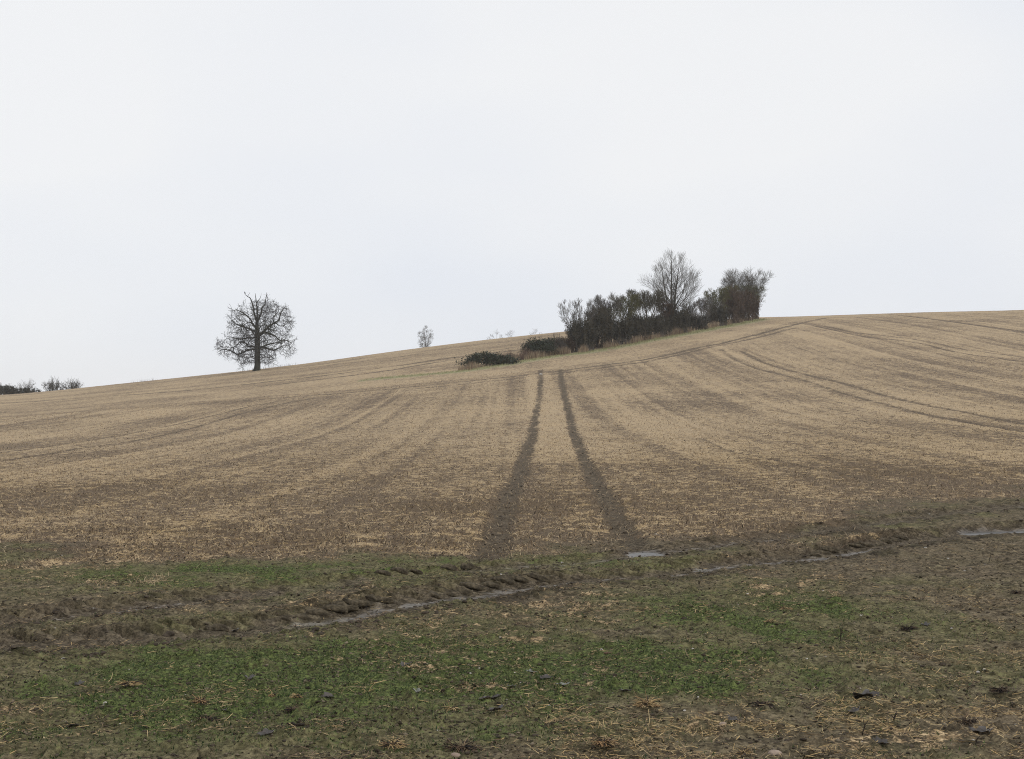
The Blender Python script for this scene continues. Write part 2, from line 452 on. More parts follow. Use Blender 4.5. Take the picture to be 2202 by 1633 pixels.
def poly_mesh(name, V, F, mat, smooth=False):
    """mixed tris (repeated last index) and quads"""
    me = bpy.data.meshes.new(name)
    faces = [tuple(int(q) for q in (f[:3] if f[2] == f[3] else f)) for f in F]
    me.from_pydata([tuple(map(float, v)) for v in V], [], faces)
    if smooth: me.polygons.foreach_set('use_smooth', np.ones(len(me.polygons), bool))
    me.materials.append(mat); me.update()
    return me

# ------------------------------------------------------------------ materials
def new_mat(name):
    m = bpy.data.materials.new(name); m.use_nodes = True
    t = m.node_tree
    return m, t, t.nodes['Principled BSDF']

def mat_noise(name, c1, c2, scale=3.0, rough=0.9, detail=4.0, bump=0.0, spec=0.2, stretch=None, attr=None):
    m, t, p = new_mat(name)
    tc = t.nodes.new('ShaderNodeTexCoord'); mp = t.nodes.new('ShaderNodeMapping')
    if stretch: mp.inputs['Scale'].default_value = stretch
    n = t.nodes.new('ShaderNodeTexNoise'); n.inputs['Scale'].default_value = scale; n.inputs['Detail'].default_value = detail
    r = t.nodes.new('ShaderNodeValToRGB')
    r.color_ramp.elements[0].position = 0.33; r.color_ramp.elements[0].color = (*c1, 1)
    r.color_ramp.elements[1].position = 0.67; r.color_ramp.elements[1].color = (*c2, 1)
    k = t.links.new
    k(tc.outputs['Object'], mp.inputs['Vector']); k(mp.outputs['Vector'], n.inputs['Vector']); k(n.outputs['Fac'], r.inputs['Fac'])
    out = r.outputs['Color']
    if attr:
        a = t.nodes.new('ShaderNodeAttribute'); a.attribute_name = attr
        mx = t.nodes.new('ShaderNodeMixRGB'); mx.blend_type = 'MULTIPLY'; mx.inputs['Fac'].default_value = 1.0
        k(out, mx.inputs['Color1']); k(a.outputs['Color'], mx.inputs['Color2']); out = mx.outputs['Color']
    k(out, p.inputs['Base Color'])
    p.inputs['Roughness'].default_value = rough
    p.inputs['Specular IOR Level'].default_value = spec
    if bump:
        b = t.nodes.new('ShaderNodeBump'); b.inputs['Strength'].default_value = bump; b.inputs['Distance'].default_value = 0.03
        k(n.outputs['Fac'], b.inputs['Height']); k(b.outputs['Normal'], p.inputs['Normal'])
    return m

def ground_material():
    m, t, p = new_mat('stubble_field')
    k = t.links.new
    N = t.nodes.new
    tc = N('ShaderNodeTexCoord')
    def noise(scale, detail=5.0, rough=0.6, stretch=None, off=(0, 0, 0)):
        mp = N('ShaderNodeMapping'); mp.inputs['Location'].default_value = off
        if stretch: mp.inputs['Scale'].default_value = stretch
        n = N('ShaderNodeTexNoise'); n.inputs['Scale'].default_value = scale
        n.inputs['Detail'].default_value = detail; n.inputs['Roughness'].default_value = rough
        k(tc.outputs['Object'], mp.inputs['Vector']); k(mp.outputs['Vector'], n.inputs['Vector'])
        return n.outputs['Fac']
    def math_(op, a, b=None, c=None):
        n = N('ShaderNodeMath'); n.operation = op
        for i, v in enumerate((a, b, c)):
            if v is None: continue
            if isinstance(v, (int, float)): n.inputs[i].default_value = v
            else: k(v, n.inputs[i])
        return n.outputs[0]
    def smooth(v, lo, hi, o0=0.0, o1=1.0):
        n = N('ShaderNodeMapRange'); n.interpolation_type = 'SMOOTHSTEP'
        for i, q in zip(('Value', 'From Min', 'From Max', 'To Min', 'To Max'), (v, lo, hi, o0, o1)):
            if isinstance(q, (int, float)): n.inputs[i].default_value = q
            else: k(q, n.inputs[i])
        return n.outputs['Result']
    def mix(f, a, b, mode='MIX'):
        n = N('ShaderNodeMixRGB'); n.blend_type = mode
        for i, v in zip(('Fac', 'Color1', 'Color2'), (f, a, b)):
            if isinstance(v, (int, float)): n.inputs[i].default_value = v
            elif isinstance(v, tuple): n.inputs[i].default_value = (*v, 1)
            else: k(v, n.inputs[i])
        return n.outputs['Color']
    A = N('ShaderNodeAttribute'); A.attribute_name = 'cover'
    SA = N('ShaderNodeSeparateColor'); k(A.outputs['Color'], SA.inputs['Color'])
    straw, moss, wet = SA.outputs[0], SA.outputs[1], SA.outputs[2]
    B = N('ShaderNodeAttribute'); B.attribute_name = 'soil'
    SB = N('ShaderNodeSeparateColor'); k(B.outputs['Color'], SB.inputs['Color'])
    verge, bare, damp = SB.outputs[0], SB.outputs[1], SB.outputs[2]  # damp includes painted shade in the tread notches
    fieldm = B.outputs['Alpha']
    f1 = noise(38.0, 4, 0.65)                       # chaff, centimetres
    f2 = noise(7.0, 5, 0.65, (1, 1, 1), (3, 1, 0))  # tufts, decimetres
    f3 = noise(1.3, 5, 0.6, None, (9, 4, 0))        # patches
    fx = noise(16.0, 4, 0.7, (1, 1, 1), (1, 7, 2))
    # soil
    soil = mix(smooth(f2, 0.36, 0.64), (0.062, 0.049, 0.031), (0.205, 0.162, 0.102))
    soil = mix(smooth(f3, 0.35, 0.65), soil, mix(0.5, soil, (0.165, 0.130, 0.088)))
    soil_far = mix(smooth(fx, 0.3, 0.7), (0.095, 0.070, 0.048), (0.240, 0.182, 0.128))
    soil = mix(fieldm, soil, soil_far)
    mix_v = smooth(fieldm, 0.0, 1.0, 0.9, 0.65)
    soil = mix(math_('MULTIPLY', damp, mix_v), soil, mix(fieldm, (0.030, 0.024, 0.017), (0.115, 0.080, 0.046)))  # the darkest near tone also paints the shaded tread notches
    soil = mix(math_('MULTIPLY', bare, 0.75), soil, mix(smooth(f2, 0.35, 0.65), (0.060, 0.048, 0.033), (0.140, 0.114, 0.080)))
    olive = mix(smooth(f2, 0.35, 0.65), (0.088, 0.085, 0.037), (0.195, 0.178, 0.086))
    soil = mix(smooth(moss, 0.02, 0.45, 0.0, 0.75), soil, olive)
    # moss
    mo = mix(smooth(f1, 0.3, 0.7), (0.040, 0.058, 0.019), (0.128, 0.150, 0.050))
    mth = math_('SUBTRACT', 0.72, math_('MULTIPLY', moss, 0.28))
    mf = math_('ADD', math_('MULTIPLY', f2, 0.6), math_('MULTIPLY', f1, 0.4))
    mm = smooth(math_('SUBTRACT', mf, mth), -0.07, 0.07)
    c = mix(mm, soil, mo)
    # straw
    st = mix(smooth(fx, 0.3, 0.7), (0.255, 0.175, 0.095), (0.480, 0.360, 0.210))
    stf = mix(smooth(f3, 0.3, 0.7), (0.445, 0.347, 0.234), (0.535, 0.402, 0.246))
    st = mix(math_('MULTIPLY', fieldm, 0.75), st, stf)
    st = mix(math_('MULTIPLY', damp, 0.75), st, mix(smooth(fx, 0.3, 0.7), (0.330, 0.225, 0.108), (0.530, 0.380, 0.190)))
    f4 = noise(2.6, 5, 0.7, None, (5, 2, 8))
    sth = math_('SUBTRACT', 0.66, math_('MULTIPLY', straw, 0.31))
    sf = math_('ADD', math_('ADD', math_('MULTIPLY', f2, 0.32), math_('MULTIPLY', f1, 0.26)), math_('MULTIPLY', f4, 0.42))
    sm = smooth(math_('SUBTRACT', sf, sth), -0.028, 0.028)
    c = mix(sm, c, st)
    # verge grass
    vg = mix(smooth(fx, 0.3, 0.7), (0.270, 0.270, 0.150), (0.380, 0.340, 0.210))
    c = mix(smooth(verge, 0.2, 0.7, 0.0, 0.85), c, vg)
    # wet soil is darker and smooth
    c = mix(smooth(wet, 0.2, 0.9, 0.0, 0.55), c, mix(0.5, c, (0.060, 0.050, 0.040)))
    sp = math_('ADD', math_('MULTIPLY', f1, 0.55), math_('MULTIPLY', fx, 0.45))
    spk = smooth(sp, 0.36, 0.64, 0.42, 1.5)
    spk = math_('ADD', math_('MULTIPLY', math_('SUBTRACT', spk, 1.0), smooth(fieldm, 0.0, 1.0, 1.0, 0.45)), 1.0)
    cc = N('ShaderNodeVectorMath'); cc.operation = 'SCALE'; k(c, cc.inputs[0]); k(spk, cc.inputs['Scale'])
    c = cc.outputs['Vector']
    k(c, p.inputs['Base Color'])
    wn = math_('ADD', wet, math_('MULTIPLY', math_('SUBTRACT', f2, 0.54), 2.2))
    k(smooth(wn, 0.25, 0.75, 0.95, 0.48), p.inputs['Roughness'])
    k(smooth(wn, 0.2, 0.8, 0.08, 0.36), p.inputs['Specular IOR Level'])
    bh = math_('ADD', math_('MULTIPLY', f1, 0.45), math_('MULTIPLY', f2, 0.55))
    bh = math_('ADD', bh, math_('MULTIPLY', sm, 0.15))
    b = N('ShaderNodeBump'); b.inputs['Distance'].default_value = 0.05
    k(smooth(wn, 0.3, 0.8, 1.0, 0.3), b.inputs['Strength'])
    k(bh, b.inputs['Height']); k(b.outputs['Normal'], p.inputs['Normal'])
    return m

M_ground = ground_material()
M_bark = mat_noise('oak_bark', (0.030, 0.030, 0.024), (0.075, 0.075, 0.058), 2.5, 0.95, 6, 0.6, 0.1, (1, 1, 0.3))
M_oaktwig = mat_noise('oak_twigs', (0.030, 0.028, 0.028), (0.055, 0.050, 0.050), 1.0, 0.95, 2, 0, 0.1)
M_ashbark = mat_noise('ash_bark', (0.055, 0.052, 0.045), (0.120, 0.115, 0.098), 2.0, 0.95, 5, 0.4, 0.1, (1, 1, 0.3))
M_ashtwig = mat_noise('ash_twigs', (0.095, 0.090, 0.080), (0.165, 0.155, 0.138), 1.0, 0.95, 2, 0, 0.1)
M_brown = mat_noise('thorn_twigs', (0.052, 0.046, 0.035), (0.120, 0.106, 0.080), 0.8, 0.95, 3, 0, 0.1)
M_olive = mat_noise('lichened_twigs', (0.065, 0.062, 0.030), (0.150, 0.140, 0.070), 0.8, 0.95, 3, 0, 0.1)
M_red = mat_noise('red_brown_twigs', (0.066, 0.048, 0.037), (0.135, 0.100, 0.076), 0.8, 0.95, 3, 0, 0.1)
M_grey = mat_noise('grey_twigs', (0.075, 0.068, 0.060), (0.160, 0.145, 0.130), 0.8, 0.95, 3, 0, 0.1)
M_pale = mat_noise('pale_bark', (0.130, 0.125, 0.110), (0.240, 0.230, 0.205), 2.0, 0.95, 4, 0.3, 0.1)
M_leafdark = mat_noise('bramble_leaves', (0.020, 0.028, 0.017), (0.045, 0.056, 0.030), 1.5, 0.6, 3, 0, 0.35)
M_leafdim = mat_noise('winter_undergrowth', (0.032, 0.034, 0.028), (0.075, 0.068, 0.050), 0.9, 0.85, 3, 0, 0.15)
M_leafolive = mat_noise('lichen_growth', (0.072, 0.078, 0.034), (0.155, 0.155, 0.075), 0.9, 0.9, 3, 0, 0.1)
M_leafbrown = mat_noise('dead_leaves', (0.065, 0.045, 0.034), (0.135, 0.092, 0.066), 0.9, 0.9, 3, 0, 0.1)
M_litter = mat_noise('straw_pieces', (0.85, 0.85, 0.85), (1, 1, 1), 2.0, 0.85, 2, 0, 0.2, None, 'tint')
M_grass = mat_noise('dry_grass_blades', (0.85, 0.85, 0.85), (1, 1, 1), 0.6, 0.9, 2, 0, 0.1, None, 'tint')
M_clod = mat_noise('soil_clods', (0.034, 0.027, 0.020), (0.092, 0.072, 0.052), 9.0, 0.9, 4, 0.6, 0.15)
M_tilth = mat_noise('tilth', (0.8, 0.8, 0.8), (1, 1, 1), 4.0, 0.95, 2, 0, 0.1, None, 'tint')
M_mud = mat_noise('churned_mud', (0.038, 0.031, 0.021), (0.150, 0.122, 0.080), 22.0, 0.9, 5, 1.0, 0.2)
M_stone = mat_noise('flint', (0.34, 0.31, 0.27), (0.62, 0.58, 0.52), 12.0, 0.6, 4, 0.3, 0.3)
M_tan = mat_noise('tan_flint', (0.26, 0.19, 0.14), (0.42, 0.33, 0.26), 12.0, 0.7, 4, 0.3, 0.3)
M_leafwet = mat_noise('wet_dead_leaf', (0.042, 0.036, 0.031), (0.090, 0.076, 0.064), 20.0, 0.58, 4, 0.3, 0.5)
M_leafpale = mat_noise('pale_dead_leaf', (0.12, 0.125, 0.10), (0.22, 0.22, 0.18), 20.0, 0.45, 4, 0.3, 0.4)
M_stalk = mat_noise('dead_stalk', (0.025, 0.020, 0.017), (0.055, 0.043, 0.033), 15.0, 0.9, 3, 0, 0.1)
M_stick = mat_noise('broken_stick', (0.10, 0.062, 0.043), (0.19, 0.125, 0.09), 15.0, 0.85, 3, 0, 0.15)
M_crow = mat_noise('black_plumage', (0.010, 0.010, 0.012), (0.022, 0.022, 0.026), 8.0, 0.5, 3, 0, 0.4)
M_beak = mat_noise('black_beak', (0.012, 0.012, 0.012), (0.025, 0.024, 0.022), 8.0, 0.4, 2, 0, 0.4)
mw, tw, pw = new_mat('puddle_water')
pw.inputs['Base Color'].default_value = (0.035, 0.030, 0.024, 1)
pw.inputs['Roughness'].default_value = 0.3
pw.inputs['IOR'].default_value = 1.4
pw.inputs['Specular IOR Level'].default_value = 0.5
_n = tw.nodes.new('ShaderNodeTexNoise'); _n.inputs['Scale'].default_value = 9.0
_b = tw.nodes.new('ShaderNodeBump'); _b.inputs['Strength'].default_value = 0.35; _b.inputs['Distance'].default_value = 0.01
_c = tw.nodes.new('ShaderNodeTexCoord')
tw.links.new(_c.outputs['Object'], _n.inputs['Vector']); tw.links.new(_n.outputs['Fac'], _b.inputs['Height']); tw.links.new(_b.outputs['Normal'], pw.inputs['Normal'])
M_water = mw

# ------------------------------------------------------------------ the ground: one sheet, finer where it is near
def build_ground():
    r = [0.4, 1.5, 3.0, 4.2, 5.0]
    while r[-1] < 6.2: r.append(r[-1] + 0.06)
    while r[-1] < 26: r.append(r[-1] * 1.0038)
    while r[-1] < 105: r.append(r[-1] * 1.0055)
    while r[-1] < 300: r.append(r[-1] * 1.0040)
    while r[-1] < 1500: r.append(r[-1] * 1.05)
    r = np.array(r)
    fine = np.linspace(-0.43, 0.43, 470)
    coarse = np.linspace(0.43, 2 * math.pi - 0.43, 60)[1:-1]
    th = np.concatenate([fine, coarse])
    R, T = np.meshgrid(r, th, indexing='ij')
    X = (R * np.sin(T)).ravel(); Y = (R * np.cos(T)).ravel()
    s = survey(X, Y)
    n, m = len(r), len(th)
    i = np.arange(n - 1)[:, None]; j = np.arange(m)[None]
    F = np.stack([i * m + j, i * m + (j + 1) % m, (i + 1) * m + (j + 1) % m, (i + 1) * m + j], -1).reshape(-1, 4)
    F = F[:, ::-1]
    V = np.stack([X, Y, s['z']], 1)
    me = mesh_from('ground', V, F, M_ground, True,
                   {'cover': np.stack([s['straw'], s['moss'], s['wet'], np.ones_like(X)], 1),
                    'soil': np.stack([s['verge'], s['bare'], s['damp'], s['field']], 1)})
    o = obj('ground', me)
    tag(o, 'sloping stubble field with wheel ruts and a mossy muddy strip', 'field', kind='structure')
build_ground()

for i, (gx, gy, a, b, rz) in enumerate(PUD):
    k = 40
    t = np.arange(k) * 2 * math.pi / k
    rr = 1.25 + 0.25 * np.sin(3 * t + i) + 0.15 * np.sin(5 * t + 2)
    z0 = float(hill(gx, gy)) - 0.040 - (0.02 if i == 1 else 0)
    # lay the sheet just under the rim of its hollow
    qx = gx + np.linspace(-0.5, 0.5, 21)[:, None] * a; qy = gy + np.linspace(-0.5, 0.5, 21)[None] * b
    zs = survey((qx + 0 * qy).ravel(), (qy + 0 * qx).ravel())['z']
    z0 = float(np.percentile(zs, 84 if i == 0 else 60)) + 0.02
    c, s = math.cos(rz), math.sin(rz)
    lx, ly = a * rr * np.cos(t), b * rr * np.sin(t)
    V = [(lx[q] * c - ly[q] * s, lx[q] * s + ly[q] * c, 0) for q in range(k)] + [(0, 0, 0)]
    me = mesh_from('puddle', np.array(V), np.array([(q, (q + 1) % k, k) for q in range(k)]), M_water)
    o = obj('puddle', me, None, (gx, gy, z0))
    tag(o, ['small bright puddle at the foot of the right-hand wheel rut', 'long bright puddle in the muddy rut at the right edge'][i], 'puddle', 'puddles in the wheel ruts', 'structure')

# ------------------------------------------------------------------ bare trees
def colonize(pos, par, attr, step, infl, kill, iters, trop=(0, 0, 0.0), jit=0.25, r_=None):
    """grow a skeleton towards attractor points (nodes: positions and parents)"""
    r_ = r_ or rng
    P = [np.array(pos, float)]; par = list(par)
    allP = P[0]
    A = np.array(attr, float); alive = np.ones(len(A), bool)
    dmin = np.full(len(A), np.inf); near = np.zeros(len(A), int)
    def upd(newP, base):
        for c in range(0, len(newP), 400):
            q = newP[c:c + 400]
            d = np.linalg.norm(A[:, None, :] - q[None], axis=2)
            j = d.argmin(1); dm = d[np.arange(len(A)), j]
            m = dm < dmin
            dmin[m] = dm[m]; near[m] = base + c + j[m]
    upd(allP, 0)
    trop = np.array(trop, float)
    grown = np.zeros(200000, np.int16)
    for it in range(iters):
        alive &= dmin > kill
        act = alive & (dmin < infl)
        if not act.any():
            if not alive.any(): break
            act = alive & (dmin <= dmin[alive].min() * 1.3)
        nn = near[act]
        v = A[act] - allP[nn]; v /= np.linalg.norm(v, axis=1)[:, None] + 1e-9
        u, inv = np.unique(nn, return_inverse=True)
        s = np.zeros((len(u), 3)); np.add.at(s, inv, v)
        ok = grown[u] < 5
        u, s = u[ok], s[ok]
        if len(u) == 0: break
        s /= np.linalg.norm(s, axis=1)[:, None] + 1e-9
        s = s + trop + r_.normal(0, jit, s.shape)
        s /= np.linalg.norm(s, axis=1)[:, None] + 1e-9
        newP = allP[u] + s * step
        grown[u] += 1
        base = len(allP)
        allP = np.concatenate([allP, newP]); par.extend(u.tolist())
        upd(newP, base)
        if len(allP) > 14000: break
    return allP, np.array(par)

def radii(par, tip, power, n):
    acc = np.zeros(n)
    r = np.full(n, tip)
    for i in range(n - 1, -1, -1):
        if acc[i] > 0: r[i] = max(tip, acc[i] ** (1 / power))
        if par[i] >= 0: acc[par[i]] += r[i] ** power
    return r

def twigs(P, D, count, length, r0, up=0.0, spread=0.8, r_=None, bend=0.35):
    """fine two-piece shoots from points P whose branches run along D"""
    r_ = r_ or rng
    idx = np.repeat(np.arange(len(P)), count)
    d = D[idx] + r_.normal(0, spread, (len(idx), 3)); d[:, 2] += up
    d /= np.linalg.norm(d, axis=1)[:, None] + 1e-9
    l = length * r_.uniform(0.45, 1.25, len(idx))[:, None]
    a = P[idx]; b = a + d * l * 0.55
    d2 = d + r_.normal(0, bend, d.shape); d2[:, 2] += up * 0.6
    d2 /= np.linalg.norm(d2, axis=1)[:, None] + 1e-9
    c = b + d2 * l * 0.5
    n = len(idx)
    return (np.concatenate([a, b]), np.concatenate([b, c]),
            np.concatenate([np.full(n, r0), np.full(n, r0 * 0.75)]), np.concatenate([np.full(n, r0 * 0.75), np.full(n, r0 * 0.4)]), c, d2)

def leaf_faces(P, size, r_):
    """small kite-shaped leaves with a fold, two triangles each"""
    n = len(P)
    a = r_.normal(0, 1, (n, 3)); a /= np.linalg.norm(a, axis=1)[:, None]
    b = np.cross(a, r_.normal(0, 1, (n, 3))); b /= np.linalg.norm(b, axis=1)[:, None] + 1e-9
    c = np.cross(a, b)
    s = (size * r_.uniform(0.6, 1.4, n))[:, None]
    V = np.stack([P - a * s, P + b * s * 0.55 + c * s * 0.15, P + a * s, P - b * s * 0.55 + c * s * 0.15], 1).reshape(-1, 3)
    F = np.arange(n)[:, None] * 4 + np.array([[0, 1, 2, 3]])
    return V, F

def empty(name, loc):
    o = bpy.data.objects.new(name, None); col.objects.link(o); o.location = loc
    o.empty_display_size = 0.3
    return o

def grow(stems, L0, levels, per, ang, trop, gnarl, ratio, r_, env=None, taper=0.16, start=0.25, seg=6, droop=0.0):
    """branching curves: every branch arcs towards the light, its children leave it at an angle.
    stems: list of (points, radius). returns per level lists of (points (k,3), radii (k))"""
    out = [[(np.array(p, float), np.linspace(r, r * taper, len(p))) for p, r in stems]]
    up = np.array([0, 0, 1.0])
    for lv in range(levels):
        nxt = []
        for C, R in out[-1]:
            d = np.concatenate([[0], np.cumsum(np.linalg.norm(np.diff(C, axis=0), axis=1))]); Lp = d[-1]
            n = per[lv]
            ts = start + (1 - start) * (np.arange(n) + r_.uniform(0.1, 0.9, n)) / n
            phi0 = r_.uniform(0, 2 * math.pi)
            for q, t in enumerate(ts):
                p = np.array([np.interp(t * Lp, d, C[:, c]) for c in range(3)])
                rp = np.interp(t * Lp, d, R)
                i = min(np.searchsorted(d, t * Lp), len(C) - 1); i = max(i, 1)
                T = C[i] - C[i - 1]; T /= np.linalg.norm(T) + 1e-9
                a = np.cross(T, up if abs(T[2]) < 0.95 else np.array([1.0, 0, 0])); a /= np.linalg.norm(a) + 1e-9
                b = np.cross(T, a)
                ph = phi0 + q * 2.4 + r_.normal(0, 0.35)
                an = ang[lv] * r_.uniform(0.7, 1.3)
                dr = T * math.cos(an) + (a * math.cos(ph) + b * math.sin(ph)) * math.sin(an)
                ln = L0[lv] * r_.uniform(0.65, 1.2) * (1.15 - 0.6 * t)
                k = seg if lv == 0 else 3; st = ln / k; pts = [p]; v = dr; tol = r_.uniform(0.72, 1.13)
                for _ in range(k):
                    v = v + up * trop[lv] / k + r_.normal(0, gnarl, 3) - up * droop * (lv + 1) / k
                    v = v / (np.linalg.norm(v) + 1e-9)
                    nx = pts[-1] + v * st
                    if env is not None and lv < levels - 1 and not env(nx / np.array([tol, tol, min(tol, 1.0)])):
                        st *= 0.7; nx = pts[-1] + v * st
                    pts.append(nx)
                r0 = min(rp * ratio[lv], rp * 0.9)
                nxt.append((np.array(pts), np.linspace(r0, r0 * taper, k + 1)))
        out.append(nxt)
    return out

def curves_mesh(cs, k):
    n = len(cs[0][0])
    same = {}
    for C, R in cs: same.setdefault(len(C), []).append((C, R))
    parts = []
    for n, g in same.items():
        C = np.array([c for c, _ in g]); R = np.array([r for _, r in g])
        parts.append(tubes(C[:, :-1].reshape(-1, 3), C[:, 1:].reshape(-1, 3), R[:, :-1].ravel(), R[:, 1:].ravel(), k))
    return join(parts)

# ---- the lone oak: its limbs drawn one by one, then filled with twigs
def oak():
    r_ = np.random.default_rng(5)
    g = gp(552, 797.5)
    base = np.array([g[0], g[1], zat(g[0], g[1]) - 0.12])
    S = g[1] / FPX / 7.1
    def w(zx, zy): return np.array([(zx - 882) * S, 0, (1452 - zy) * S])
    root = empty('oak_tree', base)
    tag(root, 'lone bare oak with broad crown standing on the skyline left of centre', 'tree')
    trunk_pts = [(880, 1462, 78), (884, 1440, 64), (889, 1405, 52), (892, 1350, 46), (893, 1200, 45), (891, 1080, 46), (890, 980, 41), (886, 880, 37), (882, 800, 31), (880, 720, 27), (884, 660, 23)]
    TP = np.array([w(a, b) for a, b, c in trunk_pts]); TR = np.array([c * S for a, b, c in trunk_pts])
    V, F = loft(TP, TR, 14, 0.05, 3)
    obj('trunk', poly_mesh('trunk', V, F, M_bark, True), root)
    limbs = [  # points, start radius px, depth ratio (away from the camera)
        ([(884, 690), (850, 610), (832, 550), (815, 480), (790, 400), (768, 340), (745, 302), (700, 283), (675, 258)], 17, 0.25),
        ([(750, 305), (762, 270), (770, 236)], 4, 0.1),
        ([(884, 670), (886, 560), (892, 470), (893, 400), (884, 360), (886, 310), (875, 265)], 14, -0.3),
        ([(892, 380), (918, 345), (932, 300), (945, 250)], 6, -0.2),
        ([(886, 670), (925, 600), (940, 540), (947, 470), (985, 440), (1005, 380), (1006, 320), (1012, 285), (1010, 228)], 14, 0.3),
        ([(1012, 300), (1030, 280), (1047, 258)], 4, 0.2),
        ([(910, 920), (950, 880), (985, 850), (1020, 795), (1070, 742), (1130, 706), (1190, 670), (1220, 630), (1222, 580), (1255, 520), (1300, 470)], 24, 0.2),
        ([(1130, 706), (1170, 712), (1205, 735), (1240, 768), (1300, 760), (1360, 720), (1410, 690)], 9, -0.3),
        ([(1112, 715), (1115, 660), (1130, 610), (1165, 570), (1200, 510), (1170, 450), (1130, 400)], 11, 0.5),
        ([(915, 905), (950, 878), (1000, 860), (1080, 870), (1150, 900), (1200, 950), (1260, 990), (1340, 980), (1400, 1000), (1460, 1060)], 18, -0.25),
        ([(915, 1085), (1000, 1095), (1060, 1105), (1150, 1140), (1205, 1110), (1270, 1090), (1340, 1055), (1400, 1080)], 18, -0.45),
        ([(915, 1090), (1010, 1060), (1060, 1030), (1150, 1020), (1215, 1000), (1270, 1030)], 15, 0.45),
        ([(868, 860), (800, 815), (740, 790), (680, 775), (620, 740), (550, 725), (510, 680), (470, 640)], 19, 0.2),
        ([(870, 800), (830, 750), (810, 720), (785, 640), (725, 590), (660, 550), (610, 520), (560, 524), (515, 532)], 14, -0.3),
        ([(607, 520), (604, 480), (605, 450)], 4, -0.3),
        ([(870, 900), (820, 945), (770, 930), (690, 940), (640, 945), (560, 950), (500, 930), (440, 920), (370, 900)], 14, 0.5),
        ([(865, 1115), (790, 1115), (720, 1135), (660, 1165), (592, 1203), (550, 1162), (490, 1135), (430, 1120), (360, 1130), (300, 1160)], 19, -0.2),
        ([(865, 1085), (800, 1070), (740, 1072), (700, 1010), (620, 990), (540, 1040), (460, 1080), (380, 1060)], 15, 0.5),
        ([(700, 1030), (645, 965), (690, 880), (722, 815)], 8, 0.4),
        ([(865, 1210), (780, 1240), (710, 1285), (680, 1335)], 8, -0.4),
        ([(915, 1195), (1000, 1200), (1060, 1250), (1105, 1308)], 7, -0.5),
        ([(875, 800), (830, 720), (760, 700), (690, 760), (620, 790), (540, 810)], 11, -0.7),
        ([(900, 880), (960, 760), (1040, 740), (1090, 800), (1150, 880)], 10, -0.8),
        ([(885, 950), (860, 900), (830, 850), (800, 780), (780, 700)], 14, -1.6), ([(885, 1000), (920, 960), (960, 930), (990, 880)], 14, -2.0),
        ([(885, 1050), (860, 1020), (840, 1000), (800, 990)], 14, 2.2), ([(885, 900), (930, 850), (960, 800), (980, 720)], 13, 1.8),
        ([(885, 1120), (900, 1110), (930, 1100), (970, 1120)], 12, 2.6), ([(885, 1120), (870, 1110), (840, 1110), (800, 1130)], 12, -2.6),
        ([(885, 780), (890, 700), (900, 620), (880, 540)], 9, -1.3), ([(885, 780), (870, 690), (850, 600), (860, 520)], 9, 1.3)]
    pos, par = [], []; main = []; tips = []
    def add(p, q): pos.append(p); par.append(q); return len(pos) - 1
    prev = -1
    for i in range(len(TP) - 1):
        for t in np.linspace(0, 1, 5)[:-1]:
            prev = add(TP[i] * (1 - t) + TP[i + 1] * t, prev)
    n_tr = len(pos)
    for pts, r0, dep in limbs:
        Q = np.array([w(*p) for p in pts])
        d = np.concatenate([[0], np.cumsum(np.linalg.norm(np.diff(Q, axis=0), axis=1))])
        Q[:, 1] = dep * d * 0.8 + 0.15 * d * np.sin(d * 0.9 + r0)
        j = np.argmin(np.linalg.norm(np.array(pos) - Q[0], axis=1))
        Q[0] = pos[j]
        # round the corners
        t = np.linspace(0, len(Q) - 1, max(int(d[-1] / 0.28), 4))
        C = np.stack([np.interp(t, np.arange(len(Q)), Q[:, c]) for c in range(3)], 1)
        C[1:-1] = (C[:-2] + 2 * C[1:-1] + C[2:]) / 4
        C[1:-1] += r_.normal(0, 0.035, C[1:-1].shape)
        k0 = j
        tips.append(C[-1])
        for q in C[1:]: k0 = add(q, k0)
        R = r0 * S * np.linspace(1, 0.10, len(C)) ** 0.85
        if len(pts) > 3 and min(q[1] for q in pts) > 380: main.append((C, r0 * S * 0.85))
        V, F = loft(C, R, 7, 0.06, int(r0))
        obj('limb', poly_mesh('limb', V, F, M_bark, True), root)
    sec = grow([(np.array(c), r) for c, r in main], [2.3, 1.1], 2, (9, 5), (0.95, 0.85), (0.25, 0.0), 0.30, (0.55, 0.6), r_, None, start=0.22, seg=5)
    for lv in sec[1:]:
        for C, R in lv:
            j = int(np.argmin(np.linalg.norm(np.array(pos) - C[0], axis=1))); k0 = j
            for q in C[1:]: k0 = add(q, k0)
    V, F = join([curves_mesh([(C, np.maximum(R, 0.022)) for C, R in lv], 4) for lv in sec[1:]])
    obj('branches', mesh_from('branches', V, F, M_bark), root)['kind'] = 'stuff'
    n_sk = len(pos)
    # twig clouds: a broad low dome, hollow below, thin at the top
    A = []
    hs = [0.10, 0.18, 0.25, 0.35, 0.45, 0.55, 0.65, 0.72, 0.80, 0.86, 0.92]
    pl = Spline(hs, [0.45, 0.88, 1.03, 1.02, 0.96, 0.76, 0.77, 0.70, 0.46, 0.34, 0.15])
    pr_ = Spline(hs, [0.36, 0.82, 1.0, 1.0, 0.89, 0.90, 0.96, 0.92, 0.80, 0.58, 0.2])
    pb = Spline(hs, [0.42, 0.84, 1.0, 0.98, 0.92, 0.86, 0.80, 0.70, 0.5, 0.38, 0.15])
    H = 1225 * S; Wd = 605 * S
